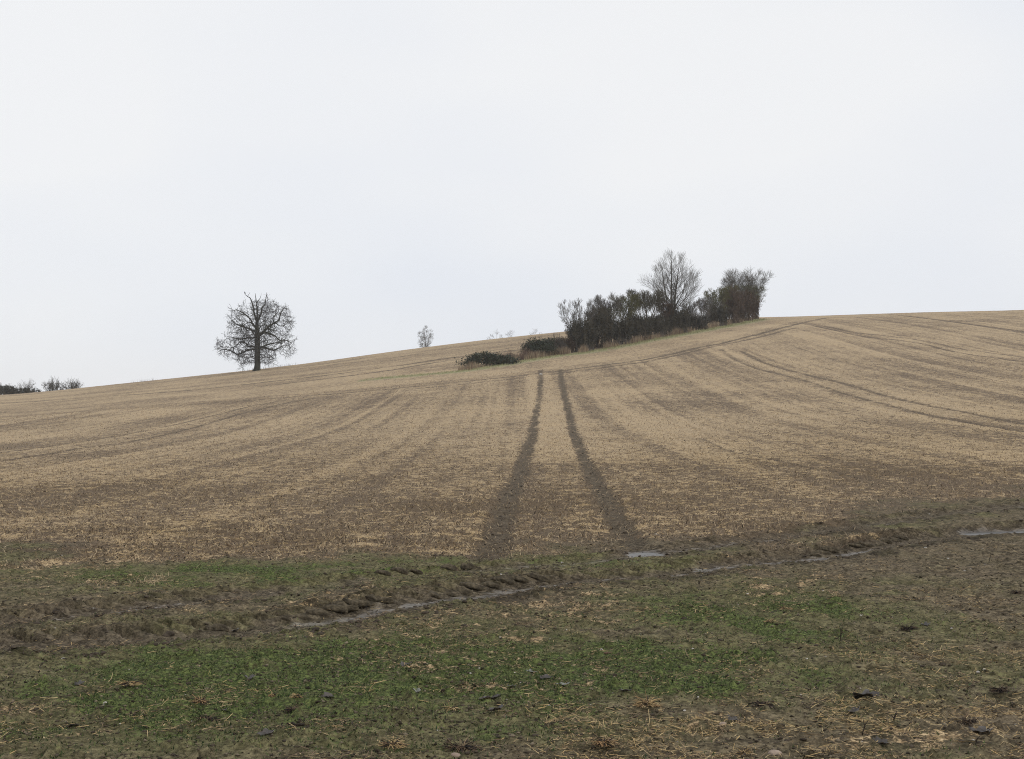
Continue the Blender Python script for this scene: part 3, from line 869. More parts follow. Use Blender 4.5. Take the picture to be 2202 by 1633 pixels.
    while len(A) < 4200:
        h = 0.10 + 0.78 * r_.uniform(0, 1) ** 1.15; th = r_.uniform(0, 2 * math.pi)
        rho = r_.uniform(0.02, 1.0) ** 0.42
        c_ = math.cos(th); R = (abs(c_) * float((pr_ if c_ > 0 else pl)(h)) + (1 - abs(c_)) * float(pb(h))) * Wd * rho
        if h < 0.17 and rho < 0.5: continue
        p = np.array([math.cos(th) * R, math.sin(th) * R * 0.9, h * H])
        if vnoise(np.array([p[0] * 0.55 + 40]), np.array([p[2] * 0.55 + p[1] * 0.4]), 90)[0] < 0.46: continue
        A.append(p)
    P, PR = colonize(pos, par, A, 0.34, 2.2, 0.42, 60, (0, 0, 0.02), 0.42, r_)
    n = len(P)
    rad = radii(PR, 0.0185, 2.15, n)
    e = np.arange(n_sk, n)
    rr = np.minimum(rad[e], 0.13); rp = np.minimum(rad[PR[e]], 0.14)
    rp = np.minimum(rp, rr * 1.25)
    V, F = tubes(P[PR[e]], P[e], rp, rr, 4)
    D = P[e] - P[PR[e]]; D /= np.linalg.norm(D, axis=1)[:, None] + 1e-9
    thin = rr < 0.026
    a = twigs(P[e][thin], D[thin], 3, 0.62, 0.0135, -0.18, 0.75, r_)
    V2, F2 = tubes(a[0], a[1], a[2], a[3], 3)
    b = twigs(a[4][::3], a[5][::3], 1, 0.45, 0.008, -0.3, 0.6, r_)
    V3, F3 = tubes(b[0], b[1], b[2], b[3], 3)
    Vc, Fc = join([(V, F), (V2, F2), (V3, F3)])
    obj('crown', mesh_from('crown', Vc, Fc, M_oaktwig), root)['kind'] = 'stuff'
    return base + tips[0]

oak_perch = oak()

# ---- birds
def bird(loc, length, label, yaw, lean, name='crow', M=None):
    M = M or M_crow
    root = empty(name, loc); root.rotation_euler = (0, 0, yaw)
    tag(root, label, 'bird')
    l = length
    c, s = math.cos(lean), math.sin(lean)
    def sp(t, up): return np.array([0.0, t * c - up * s, t * s + up * c])
    P = [sp(-0.50 * l, 0.02 * l), sp(-0.36 * l, 0.02 * l), sp(-0.22 * l, 0.03 * l), sp(-0.08 * l, 0.04 * l), sp(0.10 * l, 0.05 * l), sp(0.22 * l, 0.08 * l), sp(0.30 * l, 0.12 * l), sp(0.37 * l, 0.15 * l), sp(0.42 * l, 0.155 * l)]
    off = np.array([0, 0, 0.20 * l + 0.12 * l * s])
    P = np.array(P) + off
    R = np.array([(0.050, 0.010), (0.055, 0.016), (0.110, 0.075), (0.175, 0.150), (0.185, 0.170), (0.135, 0.125), (0.100, 0.095), (0.088, 0.082), (0.035, 0.035)]) * l
    V, F = loft(P, R, 12, 0.02, 4)
    obj('body', poly_mesh('body', V, F, M, True), root)
    Bp = np.array([P[-1] - (P[-1] - P[-2]) * 0.3, P[-1] + sp(0.06 * l, -0.005 * l), P[-1] + sp(0.115 * l, -0.02 * l)])
    V, F = loft(Bp, np.array([0.026, 0.017, 0.003]) * l, 6)
    obj('beak', poly_mesh('beak', V, F, M_beak, True), root)
    for sx in (-1, 1):
        Wp = np.array([P[5] + np.array([sx * 0.115 * l, 0, 0]), P[4] + np.array([sx * 0.175 * l, 0, 0.01]), P[3] + np.array([sx * 0.165 * l, 0, 0]), P[2] + np.array([sx * 0.085 * l, 0, 0]), P[1] + np.array([sx * 0.05 * l, 0, 0.005])])
        V, F = loft(Wp, np.array([(0.02, 0.02), (0.03, 0.075), (0.03, 0.08), (0.02, 0.045), (0.008, 0.012)]) * l, 8)
        obj('wing', poly_mesh('wing', V, F, M, True), root)
        Lp = np.array([P[3] + np.array([sx * 0.045 * l, 0, -0.06 * l]), np.array([sx * 0.05 * l, P[3][1] + 0.02 * l, P[3][2] * 0.45]), np.array([sx * 0.05 * l, 0.0, 0.0]), np.array([sx * 0.05 * l, 0.06 * l, -0.005 * l])])
        V, F = loft(Lp, np.array([0.03, 0.014, 0.012, 0.008]) * l, 5)
        obj('leg', poly_mesh('leg', V, F, M_beak, True), root)
    return root

# on the end of the oak's top left limb
bird(oak_perch + np.array([0, 0, -0.02]), 0.60, 'black crow perched on the topmost left branch tip of the lone oak', math.radians(55), math.radians(62))

# ---- generic bare tree with a given crown outline
def bare_tree(name, label, base, height, prof, bot, seeds, n_attr, step, tip, mat_t, mat_c, trop, tw, seed, group=None, squash=0.85, lean=0.0, jit=0.2, power=2.35, cat='tree', rmax=0.4, twr=0.008, kill=None):
    """prof: list of (height fraction, half width as a fraction of the height); seeds: stems as lists of (x, y, z) fractions"""
    r_ = np.random.default_rng(seed)
    root = empty(name, base); tag(root, label, cat, group)
    sp = Spline([p[0] for p in prof], [p[1] for p in prof])
    A = []
    while len(A) < n_attr:
        h = r_.uniform(bot, 0.97); th = r_.uniform(0, 2 * math.pi); rho = r_.uniform(0, 1) ** 0.5
        R = max(float(sp(h)), 0.01) * height * rho
        A.append((math.cos(th) * R + lean * h * height, math.sin(th) * R * squash, h * height))
    pos, par = [], []
    pos.append(np.zeros(3)); par.append(-1)
    for stem in seeds:
        Q = np.array([(0, 0, 0)] + list(stem), float) * height
        d = np.concatenate([[0], np.cumsum(np.linalg.norm(np.diff(Q, axis=0), axis=1))])
        t = np.linspace(0, d[-1], max(int(d[-1] / step), 3))
        C = np.stack([np.interp(t, d, Q[:, c]) for c in range(3)], 1)
        C[1:] += r_.normal(0, 0.02 * step, C[1:].shape)
        j = 0
        for q in C[1:]:
            pos.append(q); par.append(j); j = len(pos) - 1
    n_sk = len(pos)
    P, PR = colonize(pos, par, A, step, step * 7, kill or step * 1.25, 70, trop, jit, r_)
    rad = radii(PR, tip, power, len(P)); rad = np.minimum(rad, rmax)
    e = np.arange(1, len(P))
    big = rad[e] > tip * 3.2
    for nm, sel, k, m in (('trunk', e[big], 6, mat_t), ('crown', e[~big], 3, mat_c)):
        if len(sel) == 0: continue
        parts = [tubes(P[PR[sel]], P[sel], np.minimum(rad[PR[sel]], rad[sel] * 1.35), rad[sel], k)]
        if nm == 'crown':
            D = P[sel] - P[PR[sel]]; D /= np.linalg.norm(D, axis=1)[:, None] + 1e-9
            th_ = rad[sel] < tip * 1.7
            a = twigs(P[sel][th_], D[th_], tw[0], tw[1], twr, tw[2], tw[3], r_)
            parts.append(tubes(a[0], a[1], a[2], a[3], 3))
        V, F = join(parts)
        obj(nm, mesh_from(nm, V, F, m, nm == 'trunk'), root)
    return root

def fan_tree(name, label, base, H, W, stems, seed, L0, per, ang, trop, gnarl, ratio, mat_t, mat_c, bot=0.2, peak=0.55, shape=None, dp=0.85, group=None, cat='tree', rmin=0.012, leaves=0, leaf_mat=None, leaf=0.1, leaf_lo=0.3, leaf_hi=1.0, droop=0.0, start=0.25, lean=0.0):
    """stems: list of ([(x, y, z) in fractions of H], radius m); crown kept inside an outline of half width W/2"""
    r_ = np.random.default_rng(seed)
    sp = Spline(*zip(*(shape or [(0, 0.12), (bot, 0.45), (0.5 * (bot + peak), 0.9), (peak, 1.0), (0.5 * (1 + peak), 0.78), (0.94, 0.35), (1.0, 0.12)])))
    def env(p):
        h = p[2] / H
        if h > 1.0: return False
        h = max(h, 0.0)
        w = float(sp(h)) * W * 0.5
        return ((p[0] - lean * p[2]) / w) ** 2 + (p[1] / (w * dp)) ** 2 < 1.0
    root = empty(name, base); tag(root, label, cat, group)
    S = []
    for pts, r in stems:
        Q = np.array([(0, 0, -0.01)] + list(pts), float) * H
        d = np.concatenate([[0], np.cumsum(np.linalg.norm(np.diff(Q, axis=0), axis=1))])
        t = np.linspace(0, d[-1], 13)
        C = np.stack([np.interp(t, d, Q[:, c]) for c in range(3)], 1)
        C[1:-1] = (C[:-2] + 2 * C[1:-1] + C[2:]) / 4
        C[1:] += r_.normal(0, gnarl * 0.10 * d[-1] / 12 * 3, C[1:].shape)
        S.append((C, r))
    lv = grow(S, [l * H for l in L0], len(L0), per, ang, trop, gnarl, ratio, r_, env, start=start, droop=droop)
    for l in lv:
        for j, (C, R) in enumerate(l): l[j] = (C, np.maximum(R, rmin))
    V, F = curves_mesh(lv[0], 8)
    obj('trunk', mesh_from('trunk', V, F, mat_t, True), root)['kind'] = 'stuff'
    if len(lv) > 2:
        V, F = curves_mesh(lv[1], 5)
        obj('branches', mesh_from('branches', V, F, mat_t, True), root)['kind'] = 'stuff'
    V, F = join([curves_mesh(l, 3) for l in lv[2 if len(lv) > 2 else 1:]])
    obj('crown', mesh_from('crown', V, F, mat_c), root)['kind'] = 'stuff'
    if leaves:
        pool = np.concatenate([C[2:] for C, R in lv[-1]] + [C[2:] for C, R in lv[-2]])
        pool = pool[(pool[:, 2] > leaf_lo * H) & (pool[:, 2] < leaf_hi * H)]
        pts = pool[r_.integers(0, len(pool), leaves)] + r_.normal(0, 0.012 * H, (leaves, 3))
        V, F = leaf_faces(pts, leaf, r_)
        obj('lichen', mesh_from('lichen', V, F, leaf_mat), root)['kind'] = 'stuff'
    return root

# ---- shrubs: many stems fanning from the root, side shoots, optional growth on them
def shrub(name, label, base, w, h, dp, seed, stems=40, mat_t=None, mat_c=None, leaves=0, leaf_mat=None, leaf=0.10, leaf_top=1.0, leaf_bot=0.0,
          side=9, sub=3, r0=0.03, spread=0.22, up=0.35, wild=0.5, group=None, cat='shrub', lean=0.0, twr=0.008, round_=0.8, low=0.0, lumpy=0.0, scat=0.035):
    r_ = np.random.default_rng(seed)
    root = empty(name, base); tag(root, label, cat, group)
    n = stems
    a = r_.uniform(0, 2 * math.pi, n); q = r_.uniform(0, 1, n) ** 0.5
    b = np.stack([np.cos(a) * q * w * spread, np.sin(a) * q * dp * spread, np.full(n, -0.1)], 1)
    tip = np.stack([np.cos(a) * q * w * 0.5 + lean * h, np.sin(a) * q * dp * 0.5, h * np.sqrt(np.maximum(1 - round_ * q * q, 0.04)) * r_.uniform(0.68, 1.0, n)], 1)
    if lumpy: tip[:, 2] *= 1 - lumpy + lumpy * 1.5 * vnoise(tip[:, 0] / h * 1.1 + seed, tip[:, 1] / h * 1.1, seed)
    ctl = b * 0.7 + tip * 0.3; ctl[:, 2] = tip[:, 2] * r_.uniform(0.45, 0.62, n)
    K = 7
    t = np.linspace(0, 1, K)[None, :, None]
    C = (1 - t) ** 2 * b[:, None] + 2 * t * (1 - t) * ctl[:, None] + t ** 2 * tip[:, None]
    C[:, 1:] += r_.normal(0, 0.018 * h, C[:, 1:].shape)
    rad = r0 * r_.uniform(0.6, 1.3, n)[:, None] * np.linspace(1, 0.28, K)[None] ** 0.9
    V, F = tubes(C[:, :-1].reshape(-1, 3), C[:, 1:].reshape(-1, 3), rad[:, :-1].ravel(), rad[:, 1:].ravel(), 4)
    obj('stems', mesh_from('stems', V, F, mat_t), root)['kind'] = 'stuff'
    # side shoots
    i = np.repeat(np.arange(n), side); m = len(i)
    tt = low + (1 - low) * r_.uniform(0.12, 1.0, m) ** 0.8
    k = np.minimum((tt * (K - 1)).astype(int), K - 2); f = (tt * (K - 1) - k)[:, None]
    sp = C[i, k] * (1 - f) + C[i, k + 1] * f
    sd = C[i, k + 1] - C[i, k]; sd /= np.linalg.norm(sd, axis=1)[:, None] + 1e-9
    x = twigs(sp, sd, 1, 0.26 * h, twr * 1.6, up, wild, r_)
    parts = [tubes(x[0], x[1], x[2], x[3], 3)]
    mid = np.concatenate([x[1][:m], x[4]]); md = np.concatenate([x[5], x[5]])
    y = twigs(mid, md, sub, 0.13 * h, twr, up, wild, r_)
    parts.append(tubes(y[0], y[1], y[2], y[3], 3))
    V, F = join(parts)
    obj('crown', mesh_from('crown', V, F, mat_c), root)['kind'] = 'stuff'
    if leaves:
        pool = np.concatenate([mid, y[4], x[0][:m]])
        pool = pool[(pool[:, 2] < leaf_top * h) & (pool[:, 2] >= leaf_bot * h)]
        pts = pool[r_.integers(0, len(pool), leaves)] + r_.normal(0, scat * h, (leaves, 3))
        pts[:, 2] = np.abs(pts[:, 2])
        V, F = leaf_faces(pts, leaf, r_)
        obj('foliage', mesh_from('foliage', V, F, leaf_mat), root)['kind'] = 'stuff'
    return root

_hp = np.array([p[0] for p in HEDGE], float); _hb = np.array([p[1] for p in HEDGE], float)
def hedge_base(px): return float(np.interp(px, _hp, _hb))
def on_hedge(px, back=0.0):
    g = gp(px, hedge_base(px))
    x, y = g[0] - back * 0.15, g[1] + back
    u, _ = ray(px, hedge_base(px))
    x = u * y
    return np.array([x, y, zat(x, y) - 0.05])
def hedge_shrub(name, label, px, wpx, top, back, seed, depth=1.0, **kw):
    b = on_hedge(px, back)
    m = b[1] / FPX
    _, e = ray(px, top)
    h = EYE + e * b[1] - b[2]
    return shrub(name, label, b, wpx * m, h, wpx * m * depth, seed, group='shrubs and trees of the hedge', **kw)

G = 'shrubs and trees of the hedge'
# dense thicket along the foot of the hedge, from the lower end upwards
hedge_shrub('thicket_shrub', 'dark rounded thicket at the lower left end of the tall hedge', 1252, 62, 688, 2.5, 101, stems=84, mat_t=M_grey, mat_c=M_brown, leaves=3300, leaf_mat=M_leafdim, leaf=0.105, side=10, sub=2, twr=0.011, r0=0.035, round_=0.55, up=0.7, wild=0.45, spread=0.4, lumpy=0.28)
hedge_shrub('thicket_shrub', 'dark thicket under the leftmost bare hedge tree, right of the rounded one', 1290, 60, 676, 2.5, 102, stems=84, mat_t=M_red, mat_c=M_brown, leaves=3300, leaf_mat=M_leafdim, leaf=0.105, side=10, sub=2, twr=0.011, r0=0.035, round_=0.45, up=0.7, wild=0.45, spread=0.45, lumpy=0.28)
hedge_shrub('thicket_shrub', 'dark thicket below the olive hawthorn, third from the lower hedge end', 1330, 60, 690, 2.5, 103, stems=84, mat_t=M_grey, mat_c=M_brown, leaves=3300, leaf_mat=M_leafdim, leaf=0.105, side=10, sub=2, twr=0.011, r0=0.035, round_=0.35, up=0.7, wild=0.45, spread=0.45, lumpy=0.28)
hedge_shrub('thicket_shrub', 'dark thicket below the domed hawthorn left of the tall ash', 1372, 62, 680, 2.5, 104, stems=84, mat_t=M_red, mat_c=M_brown, leaves=3300, leaf_mat=M_leafdim, leaf=0.105, side=10, sub=2, twr=0.011, r0=0.035, round_=0.35, up=0.7, wild=0.45, spread=0.45, lumpy=0.28)
hedge_shrub('thicket_shrub', 'dark thicket just left of the foot of the tall ash', 1415, 62, 682, 2.5, 105, stems=84, mat_t=M_grey, mat_c=M_brown, leaves=3300, leaf_mat=M_leafdim, leaf=0.105, side=10, sub=2, twr=0.011, r0=0.035, round_=0.35, up=0.7, wild=0.45, spread=0.45, lumpy=0.28)
hedge_shrub('thicket_shrub', 'dark thicket around the foot of the tall ash', 1456, 56, 664, 2.0, 106, stems=84, mat_t=M_grey, mat_c=M_brown, leaves=3300, leaf_mat=M_leafdim, leaf=0.105, side=10, sub=2, twr=0.011, r0=0.035, round_=0.4, up=0.7, wild=0.45, spread=0.45, lumpy=0.28)
hedge_shrub('thicket_shrub', 'low dark thicket just right of the tall ash', 1497, 60, 672, 2.0, 107, stems=84, mat_t=M_brown, mat_c=M_grey, leaves=3300, leaf_mat=M_leafdim, leaf=0.105, side=10, sub=2, twr=0.011, r0=0.035, round_=0.4, up=0.7, wild=0.45, spread=0.45, leaf_top=0.75, lumpy=0.28)
hedge_shrub('thicket_shrub', 'dark thicket right of the grey brush, half way to the hedge end', 1542, 46, 660, 2.0, 108, stems=84, mat_t=M_grey, mat_c=M_brown, leaves=3300, leaf_mat=M_leafdim, leaf=0.105, side=10, sub=2, twr=0.011, r0=0.035, round_=0.4, up=0.7, wild=0.45, spread=0.45, lumpy=0.28)
hedge_shrub('thicket_shrub', 'red-brown upright hedge shrub below the lichened tree near the hilltop', 1574, 46, 634, 1.5, 109, stems=84, mat_t=M_red, mat_c=M_red, leaves=3300, leaf_mat=M_leafbrown, leaf=0.105, side=10, sub=2, twr=0.011, r0=0.035, round_=0.35, spread=0.5, up=0.9, wild=0.35, lumpy=0.28)
hedge_shrub('thicket_shrub', 'red-brown upright hedge shrub, second from the hilltop end', 1600, 40, 628, 1.5, 110, stems=84, mat_t=M_red, mat_c=M_red, leaves=3300, leaf_mat=M_leafbrown, leaf=0.105, side=10, sub=2, twr=0.011, r0=0.035, round_=0.35, spread=0.5, up=0.9, wild=0.35, lumpy=0.28)
hedge_shrub('thicket_shrub', 'red-brown upright hedge shrub at the very end on the hilltop', 1620, 26, 624, 1.0, 111, stems=84, mat_t=M_red, mat_c=M_red, leaves=3300, leaf_mat=M_leafbrown, leaf=0.105, side=10, sub=2, twr=0.011, r0=0.035, round_=0.25, spread=0.5, up=0.9, wild=0.35, lumpy=0.28)
# taller, thinner growth behind
def hedge_tree(label, px, wpx, top, back, seed, n_stems, name='hawthorn_tree', spread=0.28, L0=(0.34, 0.20, 0.10), per=(8, 6, 4), ang=(0.7, 0.55, 0.5), trop=(0.7, 0.5, 0.4), gnarl=0.07, ratio=(0.5, 0.5, 0.6), sr=0.10, clear=0.25, **kw):
    b = on_hedge(px, back); _, e = ray(px, top)
    H = (EYE + e * b[1] - b[2]) * 0.93; W = 0.92 * wpx * b[1] / FPX
    r_ = np.random.default_rng(seed + 900)
    stems = []
    for q in range(n_stems):
        a = 2 * math.pi * (q + r_.uniform(-0.25, 0.25)) / n_stems
        k = spread * W / H * r_.uniform(0.6, 1.25)
        x, y = math.cos(a) * k, math.sin(a) * k * 0.8
        ht = r_.uniform(0.74, 0.93)
        stems.append(([(x * 0.18, y * 0.18, clear * 0.7), (x * 0.55, y * 0.55, 0.45), (x * 1.0, y * 1.0, 0.68), (x * 1.35, y * 1.35, ht)], sr * r_.uniform(0.7, 1.1)))
    return fan_tree(name, label, b, H, W, stems, seed, L0, per, ang, trop, gnarl, ratio, kw.pop('mat_t', M_brown), kw.pop('mat_c', M_brown), group=G, start=kw.pop('start', 0.32), **kw)

UP = [(0, 0.10), (0.25, 0.35), (0.45, 0.72), (0.65, 0.98), (0.8, 1.0), (0.92, 0.75), (1.0, 0.35)]
DOME = [(0, 0.10), (0.35, 0.45), (0.55, 0.9), (0.72, 1.0), (0.88, 0.85), (0.96, 0.55), (1.0, 0.3)]
hedge_tree('thin bare grey tree leaning out at the lower left end of the hedge', 1247, 90, 638, 4.0, 121, 7, 'bare_tree', mat_t=M_grey, mat_c=M_grey, shape=[(0, 0.15), (0.15, 0.5), (0.4, 0.85), (0.62, 1.0), (0.8, 0.85), (0.93, 0.5), (1.0, 0.2)], spread=0.34, sr=0.085, trop=(0.9, 0.7, 0.5), per=(9, 5, 4), rmin=0.010)
hedge_tree('small brown twiggy bush between the leftmost bare tree and the upswept one', 1284, 46, 660, 4.5, 122, 7, 'hawthorn_bush', shape=DOME, sr=0.07, leaves=700, leaf_mat=M_leafbrown, leaf=0.08)
hedge_tree('bare tree with upswept branches, second tall one from the lower hedge end', 1304, 66, 628, 4.5, 123, 7, mat_c=M_grey, shape=UP, leaves=1000, leaf_mat=M_leafolive, leaf=0.08, leaf_lo=0.3, leaf_hi=0.75, trop=(1.0, 0.8, 0.6), ang=(0.55, 0.6, 0.6), per=(10, 6, 4), spread=0.33)
hedge_tree('olive lichened hawthorn between the upswept bare tree and the domed one', 1349, 68, 628, 5.0, 124, 7, mat_c=M_olive, shape=UP, leaves=1900, leaf_mat=M_leafolive, leaf=0.065, leaf_lo=0.35, per=(10, 6, 4), spread=0.33)
hedge_tree('domed dense-twigged hawthorn with clear stems left of the tall ash', 1392, 78, 613, 5.0, 125, 8, shape=DOME, leaves=700, leaf_mat=M_leafolive, leaf=0.06, leaf_lo=0.45, per=(11, 7, 4), ang=(0.6, 0.6, 0.6), trop=(0.8, 0.6, 0.5), spread=0.34, start=0.42, sr=0.11)
hedge_tree('brown twiggy bush tucked against the left side of the tall ash', 1430, 46, 640, 5.0, 126, 6, 'hawthorn_bush', mat_c=M_red, shape=DOME, leaves=900, leaf_mat=M_leafbrown, leaf=0.08, sr=0.08)
hedge_tree('thin grey see-through brush just right of the tall ash', 1484, 46, 640, 4.0, 127, 8, 'bare_brush', mat_t=M_grey, mat_c=M_grey, shape=UP, sr=0.055, per=(8, 5, 3), ang=(0.6, 0.6, 0.6))
hedge_tree('thin grey see-through brush left of the dark fan-topped hawthorn', 1514, 46, 636, 4.5, 128, 8, 'bare_brush', mat_t=M_grey, mat_c=M_grey, shape=UP, sr=0.055, per=(8, 5, 3), ang=(0.6, 0.6, 0.6))
hedge_tree('dark twiggy hawthorn right of the grey brush, fan-shaped top', 1540, 58, 617, 4.5, 129, 7, mat_c=M_olive, shape=UP, leaves=1200, leaf_mat=M_leafolive, leaf=0.065, leaf_lo=0.35, per=(10, 6, 4), spread=0.33)
hedge_tree('yellow-olive lichened tree beside the tall end tree of the hedge', 1569, 46, 613, 4.5, 130, 7, mat_t=M_olive, mat_c=M_olive, shape=UP, leaves=2400, leaf_mat=M_leafolive, leaf=0.07, leaf_lo=0.3, per=(10, 6, 4))
hedge_tree('wide bare tree with pale stem and twigs at the hilltop hedge end', 1598, 90, 574, 5.0, 131, 9, 'end_tree', mat_t=M_pale, mat_c=M_ashtwig, shape=[(0, 0.2), (0.1, 0.75), (0.3, 0.92), (0.5, 1.0), (0.68, 0.97), (0.84, 0.75), (0.95, 0.45), (1.0, 0.15)], per=(11, 7, 5), spread=0.40, sr=0.12, leaves=3600, leaf_mat=M_leafolive, leaf=0.075, leaf_lo=0.25, leaf_hi=0.68, rmin=0.010, L0=(0.40, 0.24, 0.13), ang=(0.8, 0.65, 0.6), trop=(0.5, 0.45, 0.4))

# the tall ash
ab = on_hedge(1446, 3.0)
_, ae = ray(1447, 556)
ah = EYE + ae * ab[1] - ab[2]
fan_tree('ash_tree', 'tall bare ash rising well above the middle of the hedge', ab, ah, 126 * ab[1] / FPX,
         [([(-0.012, 0, 0.12), (-0.040, 0.0, 0.28), (-0.075, 0.01, 0.45), (-0.10, 0.02, 0.62), (-0.13, 0.02, 0.86)], 0.22),
          ([(0.015, 0.01, 0.12), (0.030, 0.02, 0.28), (0.035, -0.02, 0.5), (0.06, -0.03, 0.70), (0.09, -0.03, 0.90)], 0.24),
          ([(0.0, -0.02, 0.15), (-0.010, -0.03, 0.4), (-0.015, -0.05, 0.6), (-0.01, -0.04, 0.97)], 0.22),
          ([(0.01, 0.03, 0.16), (0.03, 0.06, 0.33), (0.12, 0.09, 0.50), (0.21, 0.10, 0.72)], 0.15),
          ([(-0.01, 0.03, 0.16), (-0.05, 0.05, 0.32), (-0.16, 0.08, 0.48), (-0.24, 0.08, 0.66)], 0.15),
          ([(0.01, -0.03, 0.2), (0.06, -0.10, 0.36), (0.20, -0.14, 0.50), (0.27, -0.14, 0.62)], 0.11)],
         211, (0.42, 0.21, 0.10), (15, 7, 4), (0.80, 0.55, 0.5), (0.50, 0.50, 0.45), 0.055, (0.45, 0.5, 0.6), M_ashbark, M_ashtwig,
         shape=[(0, 0.10), (0.16, 0.22), (0.26, 0.52), (0.36, 0.80), (0.48, 1.0), (0.62, 0.98), (0.75, 0.80), (0.86, 0.56), (0.95, 0.30), (1.0, 0.12)], dp=0.9, group=G, rmin=0.0082, start=0.28)
# a small bird perched on a branch of its left side
_ash = [o for o in bpy.data.objects if o.name.startswith('ash_tree')][0]
_av = np.concatenate([np.array([v.co[:] for v in c.data.vertices]) for c in _ash.children if c.name.startswith(('crown', 'branches'))]) + ab
_u, _e = ray(1401.5, 595)
_k = int(np.argmin((_av[:, 0] / _av[:, 1] - _u) ** 2 + ((_av[:, 2] - EYE) / _av[:, 1] - _e) ** 2))
bird(_av[_k], 0.26, 'small dark bird sitting upright in the left side of the tall ash', math.radians(-60), math.radians(70), 'small_bird')

# ---- brambles and dead growth below the hedge
b = on_hedge(1049, 1.2); m = b[1] / FPX
shrub('bramble_bush', 'low dark green bramble mound at the left tail of the hedge', b, 98 * m, 30 * m, 44 * m, 301, 120, M_brown, M_brown, 5200, M_leafdark, 0.095, lumpy=0.35, scat=0.07, side=8, sub=2, r0=0.014, spread=0.8, round_=0.6, up=0.0, wild=0.7, group='bramble bushes', lean=0.1)
b = on_hedge(1160, 1.5); m = b[1] / FPX
shrub('bramble_bush', 'taller dark green bramble bush nearer the tall hedge', b, 66 * m, 40 * m, 40 * m, 302, 110, M_brown, M_brown, 4600, M_leafdark, 0.095, lumpy=0.45, scat=0.06, side=8, sub=2, r0=0.014, spread=0.7, round_=0.55, up=0.0, wild=0.7, group='bramble bushes', leaf_bot=0.25)
b = on_hedge(1196, 1.5); m = b[1] / FPX
shrub('dead_shrub', 'grey dead-stemmed shrub between the taller bramble and the hedge', b, 50 * m, 36 * m, 34 * m, 303, 150, M_grey, M_grey, 900, M_leafbrown, 0.08, side=6, sub=2, r0=0.014, spread=0.6, round_=0.6, up=0.7, wild=0.35)
b = on_hedge(1222, 1.5); m = b[1] / FPX
shrub('dead_shrub', 'sparse red-brown twiggy shrub touching the lower end of the hedge', b, 30 * m, 34 * m, 26 * m, 304, 50, M_red, M_red, 300, M_leafbrown, 0.08, side=8, sub=2, r0=0.016, spread=0.4, round_=0.6, up=0.3, wild=0.6)

def blades(name, label, category, P, H, lean, width, tint, mat, r_, kind='stuff'):
    """upright tapering blades, two triangles each"""
    n = len(P)
    a = r_.uniform(0, 2 * math.pi, n)
    side = np.stack([np.cos(a), np.sin(a), np.zeros(n)], 1) * (width * r_.uniform(0.6, 1.3, n))[:, None]
    ln = r_.normal(0, 1, (n, 2)) * lean
    top = P + np.stack([ln[:, 0] * H, ln[:, 1] * H, H], 1)
    mid = P * 0.5 + top * 0.5; mid[:, :2] -= ln * H[:, None] * 0.18
    V = np.stack([P - side, P + side, mid + side * 0.7, top, mid - side * 0.7], 1).reshape(-1, 3)
    F = (np.arange(n)[:, None] * 5 + np.array([[0, 1, 2, 4]]))
    F3 = np.arange(n)[:, None] * 5 + np.array([[4, 2, 3, 3]])
    V2 = V
    me = bpy.data.meshes.new(name)
    # quads + tris through one loop table
    lq, lt = F.ravel(), F3[:, :3].ravel()
    me.vertices.add(len(V2)); me.loops.add(len(lq) + len(lt)); me.polygons.add(2 * n)
    me.vertices.foreach_set('co', V2.astype(np.float32).ravel())
    me.loops.foreach_set('vertex_index', np.concatenate([lq, lt]).astype(np.int32))
    me.polygons.foreach_set('loop_start', np.concatenate([np.arange(n) * 4, 4 * n + np.arange(n) * 3]).astype(np.int32))
    me.polygons.foreach_set('loop_total', np.concatenate([np.full(n, 4), np.full(n, 3)]).astype(np.int32))
    me.update(calc_edges=True)
    at = me.attributes.new('tint', 'FLOAT_COLOR', 'POINT')
    at.data.foreach_set('color', np.repeat(np.concatenate([tint, np.ones((n, 1))], 1), 5, axis=0).astype(np.float32).ravel())
    me.materials.append(mat)
    o = obj(name, me)
    return tag(o, label, category, kind=kind)

def pick(r_, n, colours, jitter=0.15):
    c = np.array(colours, float)[r_.integers(0, len(colours), n)]
    return np.clip(c * (1 + r_.normal(0, jitter, (n, 1))), 0.005, 1)

r_ = np.random.default_rng(77)
# tall dead grass along the foot of the hedge
n = 16000
px = r_.uniform(985, 1632, n); off = r_.normal(-0.2, 0.55, n)
P = np.stack([np.interp(px, _hp, hedge_path[:, 0]), np.interp(px, _hp, hedge_path[:, 1]) + off], 1)
clump = vnoise(P[:, 0] * 0.9, P[:, 1] * 0.2, 8)
keep = clump + r_.uniform(-0.25, 0.25, n) > 0.45; P = P[keep]; n = len(P)
z = survey(P[:, 0], P[:, 1])['z']
blades('dry_grass', 'pale dead grass standing along the foot of the hedge', 'grass', np.column_stack([P, z - 0.02]), r_.uniform(0.25, 0.85, n) * (0.5 + clump[keep]), 0.22, 0.016,
       pick(r_, n, [(0.34, 0.26, 0.17), (0.26, 0.19, 0.13), (0.22, 0.15, 0.11), (0.40, 0.33, 0.22)]), M_grass, r_)
